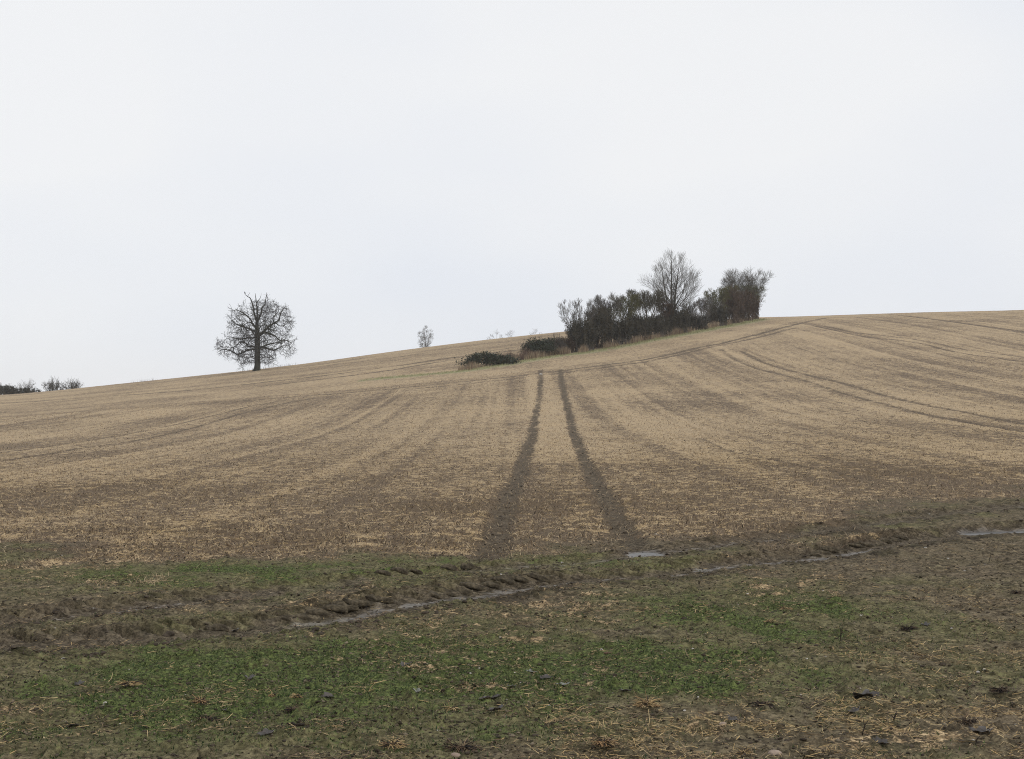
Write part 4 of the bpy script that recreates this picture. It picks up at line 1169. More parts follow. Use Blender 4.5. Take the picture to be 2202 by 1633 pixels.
# red-brown dead stems between the two brambles
n = 5200
px = r_.uniform(1062, 1212, n); off = np.abs(r_.normal(0.9, 0.7, n))
P = np.stack([np.interp(px, _hp, hedge_path[:, 0]), np.interp(px, _hp, hedge_path[:, 1]) + off], 1)
z = survey(P[:, 0], P[:, 1])['z']
blades('dead_stems', 'red-brown dead stems filling the gap between the two brambles', 'dead stems', np.column_stack([P, z - 0.02]), r_.uniform(0.5, 1.5, n) * (0.5 + vnoise(P[:, 0] * 0.8, P[:, 1] * 0.8, 3)), 0.16, 0.013,
       pick(r_, n, [(0.15, 0.095, 0.080), (0.20, 0.13, 0.10), (0.11, 0.075, 0.065), (0.28, 0.21, 0.15)]), M_grass, r_)
# short green grass on the verge
n = 14000
j = r_.integers(0, len(VERGE), n)
P = VERGE[j] + r_.normal(0, 0.75, (n, 2)); P[:, 1] += 0.3
s = survey(P[:, 0], P[:, 1]); keep = s['verge'] > r_.uniform(0.15, 0.8, n); P = P[keep]; n = len(P)
blades('verge_grass', 'narrow green grass verge in front of the hedge', 'grass', np.column_stack([P, s['z'][keep] - 0.01]), r_.uniform(0.08, 0.26, n), 0.35, 0.018,
       pick(r_, n, [(0.33, 0.34, 0.18), (0.40, 0.38, 0.22), (0.42, 0.36, 0.22), (0.27, 0.30, 0.14)]), M_grass, r_)
# thin weeds on the skyline round the oak
n = 260
px = np.concatenate([r_.uniform(525, 640, 200), r_.uniform(300, 335, 60)])
P = np.array([[ray(p, 790)[0] * 262, 262 + q] for p, q in zip(px, r_.uniform(-9, 2, n))])
z = survey(P[:, 0], P[:, 1])['z']
blades('skyline_weeds', 'thin dead weeds on the skyline around the lone oak', 'weeds', np.column_stack([P, z - 0.02]), r_.uniform(0.2, 0.75, n), 0.2, 0.014, pick(r_, n, [(0.10, 0.08, 0.06), (0.18, 0.14, 0.1)]), M_grass, r_)

# ---- bushes and trees beyond the crest
def beyond(px, Y): 
    u, _ = ray(px, 800)
    return np.array([u * Y, Y, float(hill(u * Y, Y)) - 0.1])
def beyond_shrub(name, label, px, wpx, top, Y, seed, **kw):
    b = beyond(px, Y); b[2] -= 0.7; _, e = ray(px, top)
    return shrub(name, label, b, wpx * Y / FPX, EYE + e * Y - b[2], wpx * Y / FPX * 0.9, seed, **kw)
GL = 'shrubs on the left skyline'
beyond_shrub('skyline_bush', 'dense dark bush at the far left edge of the skyline', 10, 50, 830, 300, 401, stems=60, mat_t=M_brown, mat_c=M_brown, leaves=3000, leaf_mat=M_leafdim, leaf=0.13, side=10, sub=2, r0=0.03, spread=0.5, round_=0.5, twr=0.012, group=GL)
beyond_shrub('skyline_bush', 'lower dark bush below the sparse bare shrub at the far left', 52, 70, 835, 304, 402, stems=60, mat_t=M_brown, mat_c=M_brown, leaves=2600, leaf_mat=M_leafdim, leaf=0.13, side=10, sub=2, r0=0.03, spread=0.5, round_=0.6, twr=0.012, group=GL)
beyond_shrub('skyline_shrub', 'sparse bare shrub sticking up above the dark bushes at far left', 57, 36, 818, 306, 403, stems=16, mat_t=M_grey, mat_c=M_grey, side=9, sub=3, r0=0.03, spread=0.2, round_=0.6, group=GL)
beyond_shrub('skyline_shrub', 'bare bush with a dark foot, middle of the left skyline shrubs', 115, 48, 816, 300, 404, stems=34, mat_t=M_grey, mat_c=M_brown, leaves=500, leaf_mat=M_leafdim, leaf=0.13, leaf_top=0.78, side=12, sub=2, r0=0.03, spread=0.25, round_=0.7, group=GL)
beyond_shrub('skyline_shrub', 'rightmost bare bush of the left skyline shrubs', 157, 40, 817, 296, 405, stems=32, mat_t=M_grey, mat_c=M_brown, leaves=250, leaf_mat=M_leafdim, leaf=0.13, leaf_top=0.75, side=12, sub=2, r0=0.03, spread=0.2, round_=0.7, group=GL)

def far_tree(name, label, px, wpx, top, Y, seed, bot=0.25, group=None, rmin=0.02, per=(11, 6, 4)):
    b = beyond(px, Y); _, e = ray(px, top); h = EYE + e * Y - b[2]
    W = wpx * Y / FPX
    hid = bot
    return fan_tree(name, label, b, h, W, [([(0.004, 0, hid), (0.012, 0.005, hid + 0.2 * (1 - hid)), (-0.005, 0, hid + 0.6 * (1 - hid)), (0.0, 0, 0.98)], 0.2),
                    ([(0.004, 0.004, hid), (W / h * 0.15, 0.02, hid + 0.35 * (1 - hid)), (W / h * 0.3, 0.0, 0.85)], 0.12), ([(0.0, 0.0, hid), (-W / h * 0.15, 0.02, hid + 0.3 * (1 - hid)), (-W / h * 0.28, 0.0, 0.85)], 0.12)],
                    seed, (0.30 * (1 - hid), 0.17 * (1 - hid), 0.09 * (1 - hid)), per, (0.95, 0.75, 0.65), (0.35, 0.35, 0.3), 0.12, (0.5, 0.5, 0.6), M_ashbark, M_ashtwig,
                    shape=[(0, 0.2), (hid, 0.3), (hid + 0.25 * (1 - hid), 0.85), (hid + 0.5 * (1 - hid), 1.0), (hid + 0.8 * (1 - hid), 0.7), (1.0, 0.15)], dp=0.9, group=group, rmin=rmin, start=max(hid, 0.3))
far_tree('distant_tree', 'small lone bare tree peeping over the crest between the oak and the hedge', 914, 40, 703, 430, 501, 0.46, None, 0.014, (18, 7, 4))
GT = 'treetops behind the crest'
far_tree('distant_tree', 'hazy treetop showing over the crest, left one of the close pair', 1068, 52, 712.5, 620, 502, 0.45, GT)
far_tree('distant_tree', 'hazy treetop showing over the crest, right one of the close pair', 1096, 46, 712, 630, 503, 0.45, GT)
far_tree('distant_tree', 'hazy treetop nearest the hedge, barely clearing the crest', 1150, 52, 709, 640, 504, 0.45, GT)

# ------------------------------------------------------------------ loose things on the near ground
r_ = np.random.default_rng(404)
def scatter(n, d0, d1, half=0.43):
    D = d0 * (d1 / d0) ** r_.uniform(0, 1, n)
    th = r_.uniform(-half, half, n)
    return D * np.sin(th), D * np.cos(th)

def strips(P, yaw, length, width, pitch, tint, bend):
    """lying stalks: two bent pieces each, four corners + two in the middle"""
    n = len(P)
    d = np.stack([np.cos(yaw) * np.cos(pitch), np.sin(yaw) * np.cos(pitch), np.sin(pitch)], 1)
    sd = np.stack([-np.sin(yaw), np.cos(yaw), np.zeros(n)], 1)
    tilt = r_.uniform(-0.9, 0.9, n)[:, None]
    sd = sd * np.cos(tilt) + np.array([[0, 0, 1.0]]) * np.sin(tilt)
    sd = sd * (width * 0.5)[:, None]
    l = length[:, None]
    a = P - d * l * 0.5; c = P + d * l * 0.5
    m = P + np.stack([-np.sin(yaw), np.cos(yaw), np.full(n, 0.5)], 1) * (bend * length)[:, None]
    V = np.stack([a - sd, a + sd, m + sd, c + sd * 0.5, c - sd * 0.5, m - sd], 1).reshape(-1, 3)
    k = np.arange(n)[:, None] * 6
    F = np.concatenate([k + np.array([[0, 1, 2, 5]]), k + np.array([[5, 2, 3, 4]])])
    T = np.repeat(np.concatenate([tint, np.ones((n, 1))], 1), 6, axis=0)
    return V, F, T

STRAW = [(0.46, 0.34, 0.17), (0.54, 0.41, 0.22), (0.38, 0.26, 0.12), (0.50, 0.35, 0.16)]
TAN = [(0.25, 0.18, 0.11), (0.19, 0.13, 0.085), (0.30, 0.21, 0.12)]
DARK = [(0.060, 0.045, 0.034), (0.090, 0.064, 0.046), (0.045, 0.036, 0.029)]
n = 460000
x, y = scatter(n, 6.0, 62.0)
s = survey(x, y)
cl = fbm(x * 3.1, y * 2.6, 61, 3); cl2 = fbm(x * 0.9 + 5, y * 0.8, 64, 3)
hp = blobs(x, y, HEAPS)
p_field = 0.20 + 0.55 * s['straw']
p_near = 0.14 + 0.60 * sstep(0.46, 0.64, cl * 0.7 + cl2 * 0.3) + 0.32 * hp * sstep(0.3, 0.6, cl) - 0.30 * s['moss'] - 0.5 * s['wet'] - 0.30 * s['bare']
p_near = p_near + 0.55 * s['ridge'] * sstep(0.4, 0.55, cl)
pr = np.clip(p_near, 0.02, 1) * (1 - s['field']) + p_field * s['field'] * (1 - 0.6 * s['bare'])
keep = r_.uniform(0, 1, n) < pr
x, y, z = x[keep], y[keep], s['z'][keep]; f = s['field'][keep]; h_ = hp[keep]; n = len(x)
pa = r_.uniform(0, 1, n)
light = np.clip(0.20 + 0.36 * f + 0.42 * h_ + 0.5 * (cl2[keep] - 0.5) - 0.35 * s['ridge'][keep], 0.02, 0.8); mid = 0.30
tint = np.where((pa < light)[:, None], pick(r_, n, STRAW), np.where((pa < light + mid)[:, None], pick(r_, n, TAN), pick(r_, n, DARK)))
ln = r_.gamma(2.0, 0.0145, n) + 0.009
V, F, T = strips(np.column_stack([x, y, z + r_.uniform(0.0, 0.016, n) + ln * 0.06]), r_.uniform(0, 2 * math.pi, n), ln, r_.uniform(0.0014, 0.0036, n) * (1 + 0.02 * y), r_.normal(0, 0.22, n), tint, r_.normal(0, 0.06, n))
o = obj('straw_litter', mesh_from('straw_litter', V, F, M_litter, False, {'tint': T}))
tag(o, 'loose straw and dead stalks strewn over the near ground', 'straw', kind='stuff')

# fine green blades in the moss
n = 130000
x, y = scatter(n, 6.0, 17.0)
s = survey(x, y)
keep = r_.uniform(0.1, 1.0, n) < s['moss'] * 1.1
x, y, z = x[keep], y[keep], s['z'][keep]; n = len(x)
blades('moss_growth', 'short green moss and seedling grass on the bare strip', 'moss', np.column_stack([x, y, z - 0.003]), r_.uniform(0.006, 0.026, n), 0.7, 0.0035,
       pick(r_, n, [(0.050, 0.078, 0.028), (0.075, 0.102, 0.036), (0.036, 0.060, 0.026), (0.13, 0.145, 0.055)], 0.25), M_grass, r_)

# short broken stubble standing in the field
n = 280000
x, y = scatter(n, 13.0, 150.0, 0.40)
s = survey(x, y)
keep = r_.uniform(0, 1, n) < s['field'] * (0.25 + 0.6 * s['straw']) * (1 - 0.6 * s['bare'])
x, y, z = x[keep], y[keep], s['z'][keep]; n = len(x); dmp = s['damp'][keep]
pa = r_.uniform(0, 1, n)
tint = np.where((pa < 0.58)[:, None], pick(r_, n, [(0.42, 0.33, 0.21), (0.50, 0.39, 0.25), (0.37, 0.28, 0.17)]), np.where((pa < 0.82)[:, None], pick(r_, n, TAN), pick(r_, n, DARK)))
blades('stubble', 'short broken straw stubble covering the slope', 'stubble', np.column_stack([x, y, z - 0.005]), r_.uniform(0.018, 0.065, n) * (1 + y / 120), 0.9, 0.0040 * (1 + y / 45), tint, M_litter, r_)

# crumbs of soil and chips of flint
_ph = (1 + 5 ** 0.5) / 2
ICO_V = np.array([(-1, _ph, 0), (1, _ph, 0), (-1, -_ph, 0), (1, -_ph, 0), (0, -1, _ph), (0, 1, _ph), (0, -1, -_ph), (0, 1, -_ph), (_ph, 0, -1), (_ph, 0, 1), (-_ph, 0, -1), (-_ph, 0, 1)]) / 1.9
ICO_F = np.array([(0, 11, 5), (0, 5, 1), (0, 1, 7), (0, 7, 10), (0, 10, 11), (1, 5, 9), (5, 11, 4), (11, 10, 2), (10, 7, 6), (7, 1, 8), (3, 9, 4), (3, 4, 2), (3, 2, 6), (3, 6, 8), (3, 8, 9), (4, 9, 5), (2, 4, 11), (6, 2, 10), (8, 6, 7), (9, 8, 1)])
def lumps(P, size, flat):
    n = len(P)
    v = ICO_V[None] * r_.uniform(0.6, 1.25, (n, 12, 1)) * np.stack([r_.uniform(0.8, 1.5, n), r_.uniform(0.7, 1.2, n), np.full(n, flat)], 1)[:, None, :]
    a = r_.uniform(0, 2 * math.pi, n); c, s_ = np.cos(a)[:, None], np.sin(a)[:, None]
    w = np.stack([v[..., 0] * c - v[..., 1] * s_, v[..., 0] * s_ + v[..., 1] * c, v[..., 2]], -1)
    V = (P[:, None, :] + w * size[:, None, None]).reshape(-1, 3)
    F = (np.arange(n)[:, None, None] * 12 + ICO_F[None]).reshape(-1, 3)
    return V, F
n = 28000
x, y = scatter(n, 6.0, 95.0)
s = survey(x, y)
keep = r_.uniform(0, 1, n) < (0.50 - 0.22 * s['field'] + 0.3 * s['bare'] - 0.25 * s['moss'] + 0.5 * s['ridge'] - 0.5 * s['wet'])
x, y, z = x[keep], y[keep], s['z'][keep]; n = len(x)
sz = np.minimum(0.004 + r_.gamma(0.9, 0.0050, n), 0.013) * (1 + 0.9 * s['ridge'][keep] + 0.9 * (s['bare'] * s['field'])[keep]) * (1 + y / 40)
V, F = lumps(np.column_stack([x, y, z + sz * 0.05]), sz, 0.55)
o = obj('soil_crumbs', mesh_from('soil_crumbs', V, F, M_clod, False)); tag(o, 'dark crumbs of soil scattered over the field', 'soil', kind='stuff')
n = 80000
x, y = scatter(n, 6.2, 24.0)
s = survey(x, y)
keep = r_.uniform(0, 1, n) < np.clip(0.15 + 1.3 * (fbm(x * 2.2, y * 2.0, 88, 3) - 0.35) - 0.5 * s['wet'], 0.05, 0.9)
x, y, z = x[keep], y[keep], s['z'][keep]; n = len(x)
sz = np.minimum(0.0022 + r_.gamma(1.3, 0.0022, n), 0.010) * (1 + y / 50)
OC = np.array([(1, 0, 0), (-1, 0, 0), (0, 1, 0), (0, -1, 0), (0, 0, 1), (0, 0, -1)], float)
OF = np.array([(0, 2, 4), (2, 1, 4), (1, 3, 4), (3, 0, 4), (2, 0, 5), (1, 2, 5), (3, 1, 5), (0, 3, 5)])
v = OC[None] * r_.uniform(0.5, 1.4, (n, 6, 1)) + r_.normal(0, 0.25, (n, 6, 3))
V = (np.column_stack([x, y, z + sz * 0.3])[:, None, :] + v * (sz[:, None] * np.array([[1.3, 1.1, 0.8]]))[:, None, :]).reshape(-1, 3)
F = (np.arange(n)[:, None, None] * 6 + OF[None]).reshape(-1, 3)
o = obj('fine_tilth', mesh_from('fine_tilth', V, F, M_tilth, False, {'tint': np.repeat(np.concatenate([pick(r_, n, [(0.045, 0.036, 0.026), (0.075, 0.060, 0.042), (0.13, 0.105, 0.072), (0.20, 0.165, 0.115)], 0.2), np.ones((n, 1))], 1), 6, axis=0)}))
tag(o, 'fine crumbly tilth on the trodden strip', 'soil', kind='stuff')
n = 420
x, y = scatter(n, 6.2, 40.0); s = survey(x, y)
sz = 0.0025 + r_.gamma(1.2, 0.0022, n) * (1 + y / 25)
V, F = lumps(np.column_stack([x, y, s['z'] + sz * 0.25]), sz, 0.55)
o = obj('flint_chips', mesh_from('flint_chips', V, F, M_stone)); tag(o, 'tiny pale chips of flint on the soil', 'stone chips', kind='stuff')

# ridges of mud squeezed up between the tyre lugs, pieces of the ground
def mud_ridges(Q, x0, x1, gap, seed, size):
    q = np.random.default_rng(seed)
    S = np.concatenate([[0], np.cumsum(np.hypot(*np.diff(Q, axis=0).T))])
    T = np.gradient(Q, axis=0); T /= np.linalg.norm(T, axis=1)[:, None]
    sel = np.where((Q[:, 0] > x0) & (Q[:, 0] < x1))[0]
    for sv in np.arange(S[sel[0]], S[sel[-1]], gap):
        if q.uniform() < 0.08: continue
        i = int(np.argmin(np.abs(S - sv))); t = T[i]; nrm = np.array([-t[1], t[0]])
        l = size * q.uniform(0.75, 1.2); a = np.linspace(0, 1, 6)
        C = Q[i][None] + nrm[None] * (0.10 + a[:, None] * l) + t[None] * (-(a[:, None]) * l * 0.5 + q.normal(0, 0.02))
        z = survey(C[:, 0], C[:, 1])['z']
        C3 = np.column_stack([C, np.maximum.accumulate(z[::-1])[::-1] * 0.5 + z * 0.5 + 0.012 * np.sin(a * math.pi)])
        o0 = C3[0].copy()
        R = np.stack([0.030 * np.array([0.5, 0.95, 1.05, 1.0, 0.85, 0.4]), 0.020 * np.array([0.4, 0.9, 1.1, 1.0, 0.8, 0.35])], 1) * q.uniform(0.75, 1.15)
        V, F = loft(C3 - o0, R, 11, 0.42, int(q.integers(1e6)))
        m_ = obj('mud_ridge', poly_mesh('mud_ridge', V, F, M_mud, True), bpy.data.objects['ground'], o0)
mud_ridges(RUTS[N_FAR][0], -2.3, 0.55, 0.235, 31, 0.24)
mud_ridges(RUTS[N_FAR][0], 4.1, 5.9, 0.26, 32, 0.24)
mud_ridges(RUTS[N_FAR + 1][0], -1.3, -0.2, 0.24, 33, 0.18)

# ---- single things one can point at: leaves, tufts, clods, stones, stalks
def spot(px, py):
    g = gp(px, py); return np.array([g[0], g[1], zat(g[0], g[1])])

def leaf(px, py, wpx, label, mat, seed, name='dead_leaf'):
    q = np.random.default_rng(seed); p = spot(px, py); R = wpx * p[1] / FPX * 0.5
    k = 20; t = np.arange(k) * 2 * math.pi / k
    out = 1 + 0.22 * np.cos(5 * t + 0.3) + 0.12 * q.uniform(-1, 1, k)
    asp = q.uniform(0.55, 0.8)
    V = [(0, 0, 0)]
    for f in (0.45, 0.8, 1.0):
        for j in range(k):
            r = (out[j] if f == 1.0 else (1 + (out[j] - 1) * f)) * f
            V.append((math.cos(t[j]) * r, math.sin(t[j]) * r * asp, 0))
    V = np.array(V) * R
    fold = q.uniform(0.25, 0.6)
    V[:, 2] = (np.abs(V[:, 1]) * fold + (V[:, 0] ** 2) / R * q.uniform(-0.2, 0.4) + q.normal(0, 0.05 * R, len(V)))
    V[:, 2] -= V[:, 2].min() * 0.8
    F = [(0, 1 + j, 1 + (j + 1) % k, 1 + (j + 1) % k) for j in range(k)]
    for r in range(2):
        b0, b1 = 1 + r * k, 1 + (r + 1) * k
        F += [(b0 + j, b1 + j, b1 + (j + 1) % k, b0 + (j + 1) % k) for j in range(k)]
    root = empty(name, p + np.array([0, 0, 0.004])); root.rotation_euler = (q.normal(0, 0.16), q.normal(0, 0.16), q.uniform(0, 6.28))
    tag(root, label, 'leaf', 'dead leaves on the near ground')
    bl = obj('blade', poly_mesh('blade', V, F, mat, True), root)
    md = bl.modifiers.new('thickness', 'SOLIDIFY'); md.thickness = 0.0012
    st = np.array([(R * 0.8, 0, V[1 + 2 * k][2] * 0.6), (R * 1.2, 0.02 * R, 0.012), (R * 1.55, 0.12 * R, 0.004)])
    V2, F2 = loft(st, np.array([0.0016, 0.0014, 0.0010]), 5)
    obj('leaf_stalk', poly_mesh('leaf_stalk', V2, F2, M_stalk, True), root)

def tuft(px, py, wpx, label, colours, seed, n=110, flat=0.45, tall=1.0, name='straw_tuft', cat='tuft'):
    """a tangle of stalks: most lie fanned out, some stand"""
    q = np.random.default_rng(seed); p = spot(px, py); W = wpx * p[1] / FPX
    a = q.uniform(0, 6.28, n); rr = q.uniform(0, 0.28, n) * W
    base = np.stack([np.cos(a) * rr, np.sin(a) * rr * 0.6, q.uniform(0, 0.02, n)], 1)
    yaw = a + q.normal(0, 0.9, n); el = np.clip(q.normal(flat, 0.35, n), 0.02, 1.45)
    ln = W * q.uniform(0.25, 0.62, n) * tall
    d = np.stack([np.cos(yaw) * np.cos(el), np.sin(yaw) * np.cos(el), np.sin(el)], 1)
    C = np.zeros((n, 4, 3)); C[:, 0] = base
    for i in range(1, 4):
        d[:, 2] -= q.uniform(0.05, 0.42, n); d /= np.linalg.norm(d, axis=1)[:, None]
        C[:, i] = C[:, i - 1] + d * (ln / 3)[:, None]
        C[:, i, 2] = np.maximum(C[:, i, 2], 0.003)
    R = np.full((n, 4), 0.0017) * np.array([1, 0.95, 0.8, 0.4]) * q.uniform(0.7, 1.5, n)[:, None]
    V, F = tubes(C[:, :-1].reshape(-1, 3), C[:, 1:].reshape(-1, 3), R[:, :-1].ravel(), R[:, 1:].ravel(), 3)
    T = np.repeat(np.concatenate([pick(q, n, colours, 0.2), np.ones((n, 1))], 1), 18, axis=0)
    o = obj(name, mesh_from(name, V, F, M_litter, False, {'tint': T}), None, p)
    tag(o, label, cat, 'tufts on the near ground')

def clod(px, py, wpx, label, seed, mat=None, name='soil_clod', cat='clod', group='clods on the near ground', flat=0.6, rough=0.35):
    q = np.random.default_rng(seed); p = spot(px, py); R = wpx * p[1] / FPX * 0.5
    bm = bmesh.new(); bmesh.ops.create_icosphere(bm, subdivisions=3, radius=1.0)
    ox = q.uniform(0, 50)
    V = np.array([v.co[:] for v in bm.verts])
    n1 = fbm(V[:, 0] * 1.3 + ox + V[:, 2], V[:, 1] * 1.3 + V[:, 2] * 1.7, seed, 3); n2 = fbm(V[:, 0] * 4 + ox + V[:, 2] * 2, V[:, 1] * 4 - V[:, 2] * 3, seed + 1, 2)
    rr = 1 + rough * 1.6 * (n1 - 0.5) + rough * 0.9 * (n2 - 0.5)
    V = V * rr[:, None] * np.array([1.0, q.uniform(0.6, 0.95), flat]) * R
    for v, c in zip(bm.verts, V): v.co = c
    for f in bm.faces: f.smooth = True
    me = bpy.data.meshes.new(name); bm.to_mesh(me); bm.free(); me.materials.append(mat or M_clod)
    o = obj(name, me, None, p + np.array([0, 0, R * flat * 0.15])); o.rotation_euler = (0, 0, q.uniform(0, 6.28))
    tag(o, label, cat, group)

def stalk(px, py, hpx, label, seed, arms=3, lean=0.15):
    q = np.random.default_rng(seed); p = spot(px, py); H = 0.8 * hpx * p[1] / FPX
    root = empty('dead_stalk', p); tag(root, label, 'stalk', 'upright dead stalks')
    t = np.linspace(0, 1, 7)
    C = np.stack([lean * H * t ** 2 + q.normal(0, 0.02 * H, 7), q.normal(0, 0.02 * H, 7), H * t], 1); C[0] = (0, 0, -0.01)
    V, F = loft(C, 0.0042 * np.linspace(1, 0.5, 7), 6)
    obj('stem', poly_mesh('stem', V, F, M_stalk, True), root)
    for j in range(arms):
        i = q.integers(2, 6); a = q.uniform(0, 6.28); l = H * q.uniform(0.15, 0.4)
        B = np.array([C[i], C[i] + np.array([math.cos(a) * 0.5, math.sin(a) * 0.5, 0.5]) * l, C[i] + np.array([math.cos(a) * 0.8, math.sin(a) * 0.8, 1.0]) * l])
        V, F = loft(B, np.array([0.0028, 0.0022, 0.0014]), 5)
        obj('side_shoot', poly_mesh('side_shoot', V, F, M_stalk, True), root)

def stick(px, py, lpx, label, seed, yaw, mat=None):
    q = np.random.default_rng(seed); p = spot(px, py); l = lpx * p[1] / FPX
    t = np.linspace(-0.5, 0.5, 8)
    C = np.stack([t * l, q.normal(0, 0.02 * l, 8), np.full(8, 0.008) + q.normal(0, 0.002, 8)], 1)
    V, F = loft(C, 0.008 * np.array([0.6, 1, 1.05, 1, 0.95, 1.0, 0.85, 0.5]), 8, 0.12, seed)
    o = obj('stick', poly_mesh('stick', V, F, mat or M_stick, True), None, p); o.rotation_euler = (0, 0, yaw)
    tag(o, label, 'stick')

for i, (px, py, w, lab, pale) in enumerate([
    (1054, 1505, 44, 'large dark curled leaf at the lower edge of the deepest green moss', 0),
    (1069, 1541, 42, 'dark leaf with a shiny lighter right half, below the large curled leaf', 0),
    (574, 1582, 42, 'slate-grey wet leaf on green moss near the bottom edge', 0),
    (536, 1464, 30, 'dark leaf lying in moss below a dark clod, left of centre', 0),
    (507, 1350, 26, 'bluish wet leaf lying in the near muddy rut', 0),
    (171, 1473, 28, 'dark leaf on moss at the far left', 0),
    (157, 1553, 28, 'small slate-grey leaf low on the left', 0),
    (705, 1505, 26, 'small slate-grey leaf between the straw tufts left of centre', 0),
    (483, 1533, 22, 'tiny dark leaf just right of the orange straw tuft', 0),
    (1143, 1442, 30, 'pale grey-green leaf at the upper edge of the deepest moss', 1),
    (1210, 1481, 30, 'pale brown-grey leaf on the moss right of the large curled leaf', 1),
    (1172, 1462, 30, 'thin dark-edged leaf on the moss below the pale grey-green one', 0),
    (1345, 1497, 28, 'dark leaf on brown soil right of the deepest moss', 0),
    (873, 1430, 30, 'dark crumpled leaf on the upper edge of the moss, centre left', 0),
    (1100, 1484, 26, 'small pale folded leaf amid the deepest moss', 1),
    (896, 1492, 22, 'small tan-grey leaf in moss left of the crumpled dark pieces', 1),
    (2110, 1584, 44, 'black wet leaf among straw near the lower right corner', 0),
    (1578, 1554, 30, 'dark shiny leaf on bare soil beside a tan stone', 0),
    (1837, 1537, 26, 'dark leaf at the upper edge of the yellow straw patch', 0),
    (1860, 1502, 56, 'broad slate-grey leaf above the yellow straw patch', 0),
    (1895, 1607, 34, 'grey leaf half hidden in the yellow straw patch', 0),
    (1990, 1347, 24, 'small dark leaf on the brown soil at the right', 0)]):
    leaf(px, py, w, lab, M_leafpale if pale else M_leafwet, 700 + i)

OR = [(0.46, 0.30, 0.15), (0.40, 0.25, 0.13), (0.52, 0.38, 0.20)]
BK = [(0.045, 0.036, 0.030), (0.070, 0.052, 0.040), (0.030, 0.026, 0.024), (0.16, 0.11, 0.07)]
for i, (px, py, w, lab, c, n, flat) in enumerate([
    (430, 1520, 44, 'rounded orange straw tuft on the moss, lower left', OR, 130, 0.7),
    (639, 1509, 34, 'pale starry straw tuft on the moss left of centre', STRAW, 60, 0.35),
    (585, 1503, 26, 'small reddish straw tuft left of the pale starry one', OR, 60, 0.5),
    (276, 1486, 74, 'long flat streak of straw on the moss at left', STRAW, 90, 0.1),
    (969, 1529, 64, 'flat fan of pale straw left of the two dark leaves', STRAW, 120, 0.22),
    (1390, 1521, 80, 'golden flat heap of straw right of centre near the bottom', OR + STRAW, 190, 0.22),
    (845, 1608, 70, 'golden flat straw heap at the bottom, left of the black tussock', OR + STRAW, 150, 0.2),
    (1299, 1615, 66, 'golden arched straw heap at the bottom, right of the black tussock', OR, 160, 0.35),
    (1799, 1292, 34, 'small orange tuft standing alone on the green soil at right', OR, 90, 0.7),
    (1688, 1320, 40, 'pale loose straw on the greenest patch at right', STRAW, 70, 0.25),
    (1655, 1342, 40, 'thin pale straw wisps just below the loose straw on the green patch', STRAW, 50, 0.2),
    (1598, 1628, 46, 'spiky tan tuft at the bottom edge, right of centre', TAN + STRAW, 60, 0.9),
    (990, 1604, 100, 'wide black spiky tussock at the bottom centre', BK + TAN, 260, 0.35),
    (447, 1552, 56, 'dark flattened clump of stalks below the orange tuft', BK, 150, 0.4),
    (628, 1532, 44, 'dark clump of stalks below the pale starry tuft', BK, 120, 0.5),
    (1954, 1353, 46, 'dark brush-like clump of stalks on the right', BK, 170, 0.5),
    (2150, 1492, 50, 'black bushy clump near the right edge', BK, 160, 0.55),
    (2187, 1280, 34, 'dark tuft at the right edge below the puddle', BK, 110, 0.7),
    (1640, 1520, 60, 'dark streak of matted stalks on the bare soil right of the golden heap', BK, 120, 0.15),
    (2085, 1560, 44, 'brown tangled tuft above the black leaf in the lower right', TAN + BK, 120, 0.6),
    (320, 1310, 30, 'low tangle of dark stalks on the olive soil at left', BK, 60, 0.3)]):
    tuft(px, py, w * 0.75, lab, c + (DARK if c is not BK else []), 800 + i, n, flat * 0.6)

for i, (px, py, w, lab) in enumerate([
    (567, 1438, 26, 'black clod on the upper moss edge above the slate leaves at left'),
    (121, 1316, 28, 'dark pointed clod on the far side of the track at left'),
    (363, 1364, 34, 'dark lump of mud on the left part of the near rut'),
    (1063, 1401, 14, 'small black clod on olive soil in the centre'),
    (998, 1349, 22, 'dark crumbly clod just below the tread marks'),
    (1180, 1284, 14, 'small round clod at the right end of the tread marks'),
    (1318, 1456, 30, 'broken dark clod right of the deepest moss'),
    (954, 1490, 22, 'black crumpled clod amid the moss in the centre'),
    (2026, 1428, 22, 'upright black clod on straw-strewn soil at right'),
    (2097, 1464, 18, 'black clod below the white stone at right'),
    (1550, 1385, 18, 'small dark clod on the green soil right of centre'),
    (1470, 1335, 26, 'dark flat clod on the brown soil above the right-hand moss'),
    (936, 1200, 18, 'dark clod at the edge of the stubble in the centre'),
    (382, 1198, 18, 'dark clod in the lower stubble at left'),
    (392, 1111, 16, 'dark clod in the stubble at left, well below the tramline'),
    (630, 1055, 12, 'dark clod in the stubble left of the wheel ruts'),
    (1913, 941, 9, 'lone dark clod in the stubble far right')]):
    clod(px, py, w * 0.65, lab, 900 + i, flat=0.6, rough=0.6)
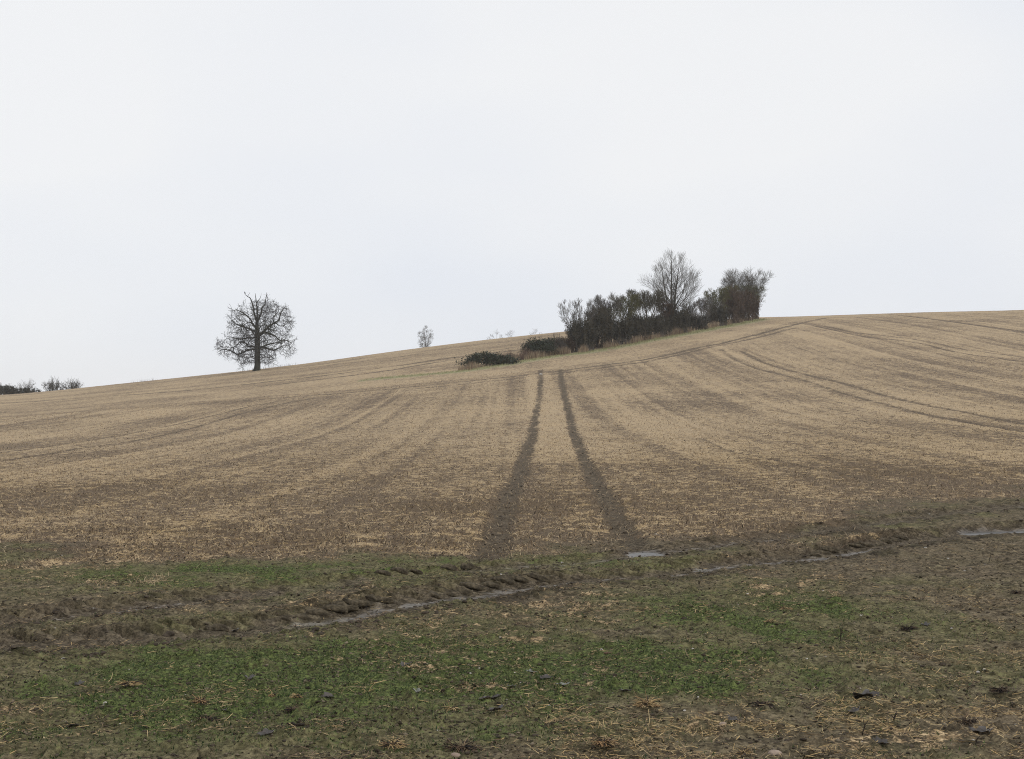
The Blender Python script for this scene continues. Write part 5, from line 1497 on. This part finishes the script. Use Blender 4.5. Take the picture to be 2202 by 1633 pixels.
for i, (px, py, w, lab, m) in enumerate([
    (980, 1622, 24, 'tan rounded stone below the black tussock at the bottom', M_tan),
    (1666, 1630, 30, 'grey-tan stone cut by the bottom edge, right of centre', M_tan),
    (1555, 1563, 18, 'tan stone beside the dark shiny leaf', M_tan),
    (2103, 1441, 12, 'white stone between the two black clods at right', M_stone),
    (226, 1511, 9, 'small white stone on the moss at lower left', M_stone),
    (136, 1412, 9, 'small white stone below the rut at far left', M_stone),
    (1076, 1239, 10, 'pale stone between the two ruts above the tread marks', M_stone),
    (2172, 1253, 9, 'small pale stone near the right edge below the puddle', M_stone),
    (1180, 1524, 8, 'tiny white stone right of the two dark leaves', M_stone),
    (1163, 806, 8, 'pale stone at the very top of the left-hand wheel rut', M_stone)]):
    clod(px, py, w, lab, 950 + i, m, 'stone', 'stone', 'stones on the ground', 0.55, 0.22)
stalk(1808, 1384, 34, 'thin dark upright stalk left of the brush-like clump at right', 1001)
stalk(1855, 1578, 40, 'forked dark stalk leaning over the yellow straw patch', 1002, 3, 0.35)
stalk(1922, 1556, 30, 'short dark twiggy stalk in the middle of the yellow straw patch', 1003, 4)
stalk(2127, 1212, 22, 'short dark stalk below the right-hand puddle', 1004, 2)
stalk(2098, 1613, 30, 'dark stalk among straw at the lower right corner', 1005, 3)
stick(1307, 1402, 18, 'short red-brown stick on the moss in the centre right', 1011, 0.15)
stick(638, 1561, 44, 'dark stick lying just above the slate-grey wet leaf', 1012, -0.2, M_stalk)

# ------------------------------------------------------------------ the damp air
bm = bmesh.new(); bmesh.ops.create_cube(bm, size=1.0)
for v in bm.verts:
    v.co = (v.co.x * 3300, v.co.y * 3300, -2.5 + (v.co.z + 0.5) * 62.5)
me = bpy.data.meshes.new('haze'); bm.to_mesh(me); bm.free()
mh = bpy.data.materials.new('damp_air'); mh.use_nodes = True
th = mh.node_tree; th.nodes.clear()
ho = th.nodes.new('ShaderNodeOutputMaterial'); hv = th.nodes.new('ShaderNodeVolumePrincipled')
hv.inputs['Color'].default_value = (0.97, 0.98, 1.0, 1); hv.inputs['Density'].default_value = 0.00021
th.links.new(hv.outputs['Volume'], ho.inputs['Volume'])
me.materials.append(mh)
tag(obj('haze', me), 'thin damp winter haze lying over the whole field', 'haze', kind='stuff')
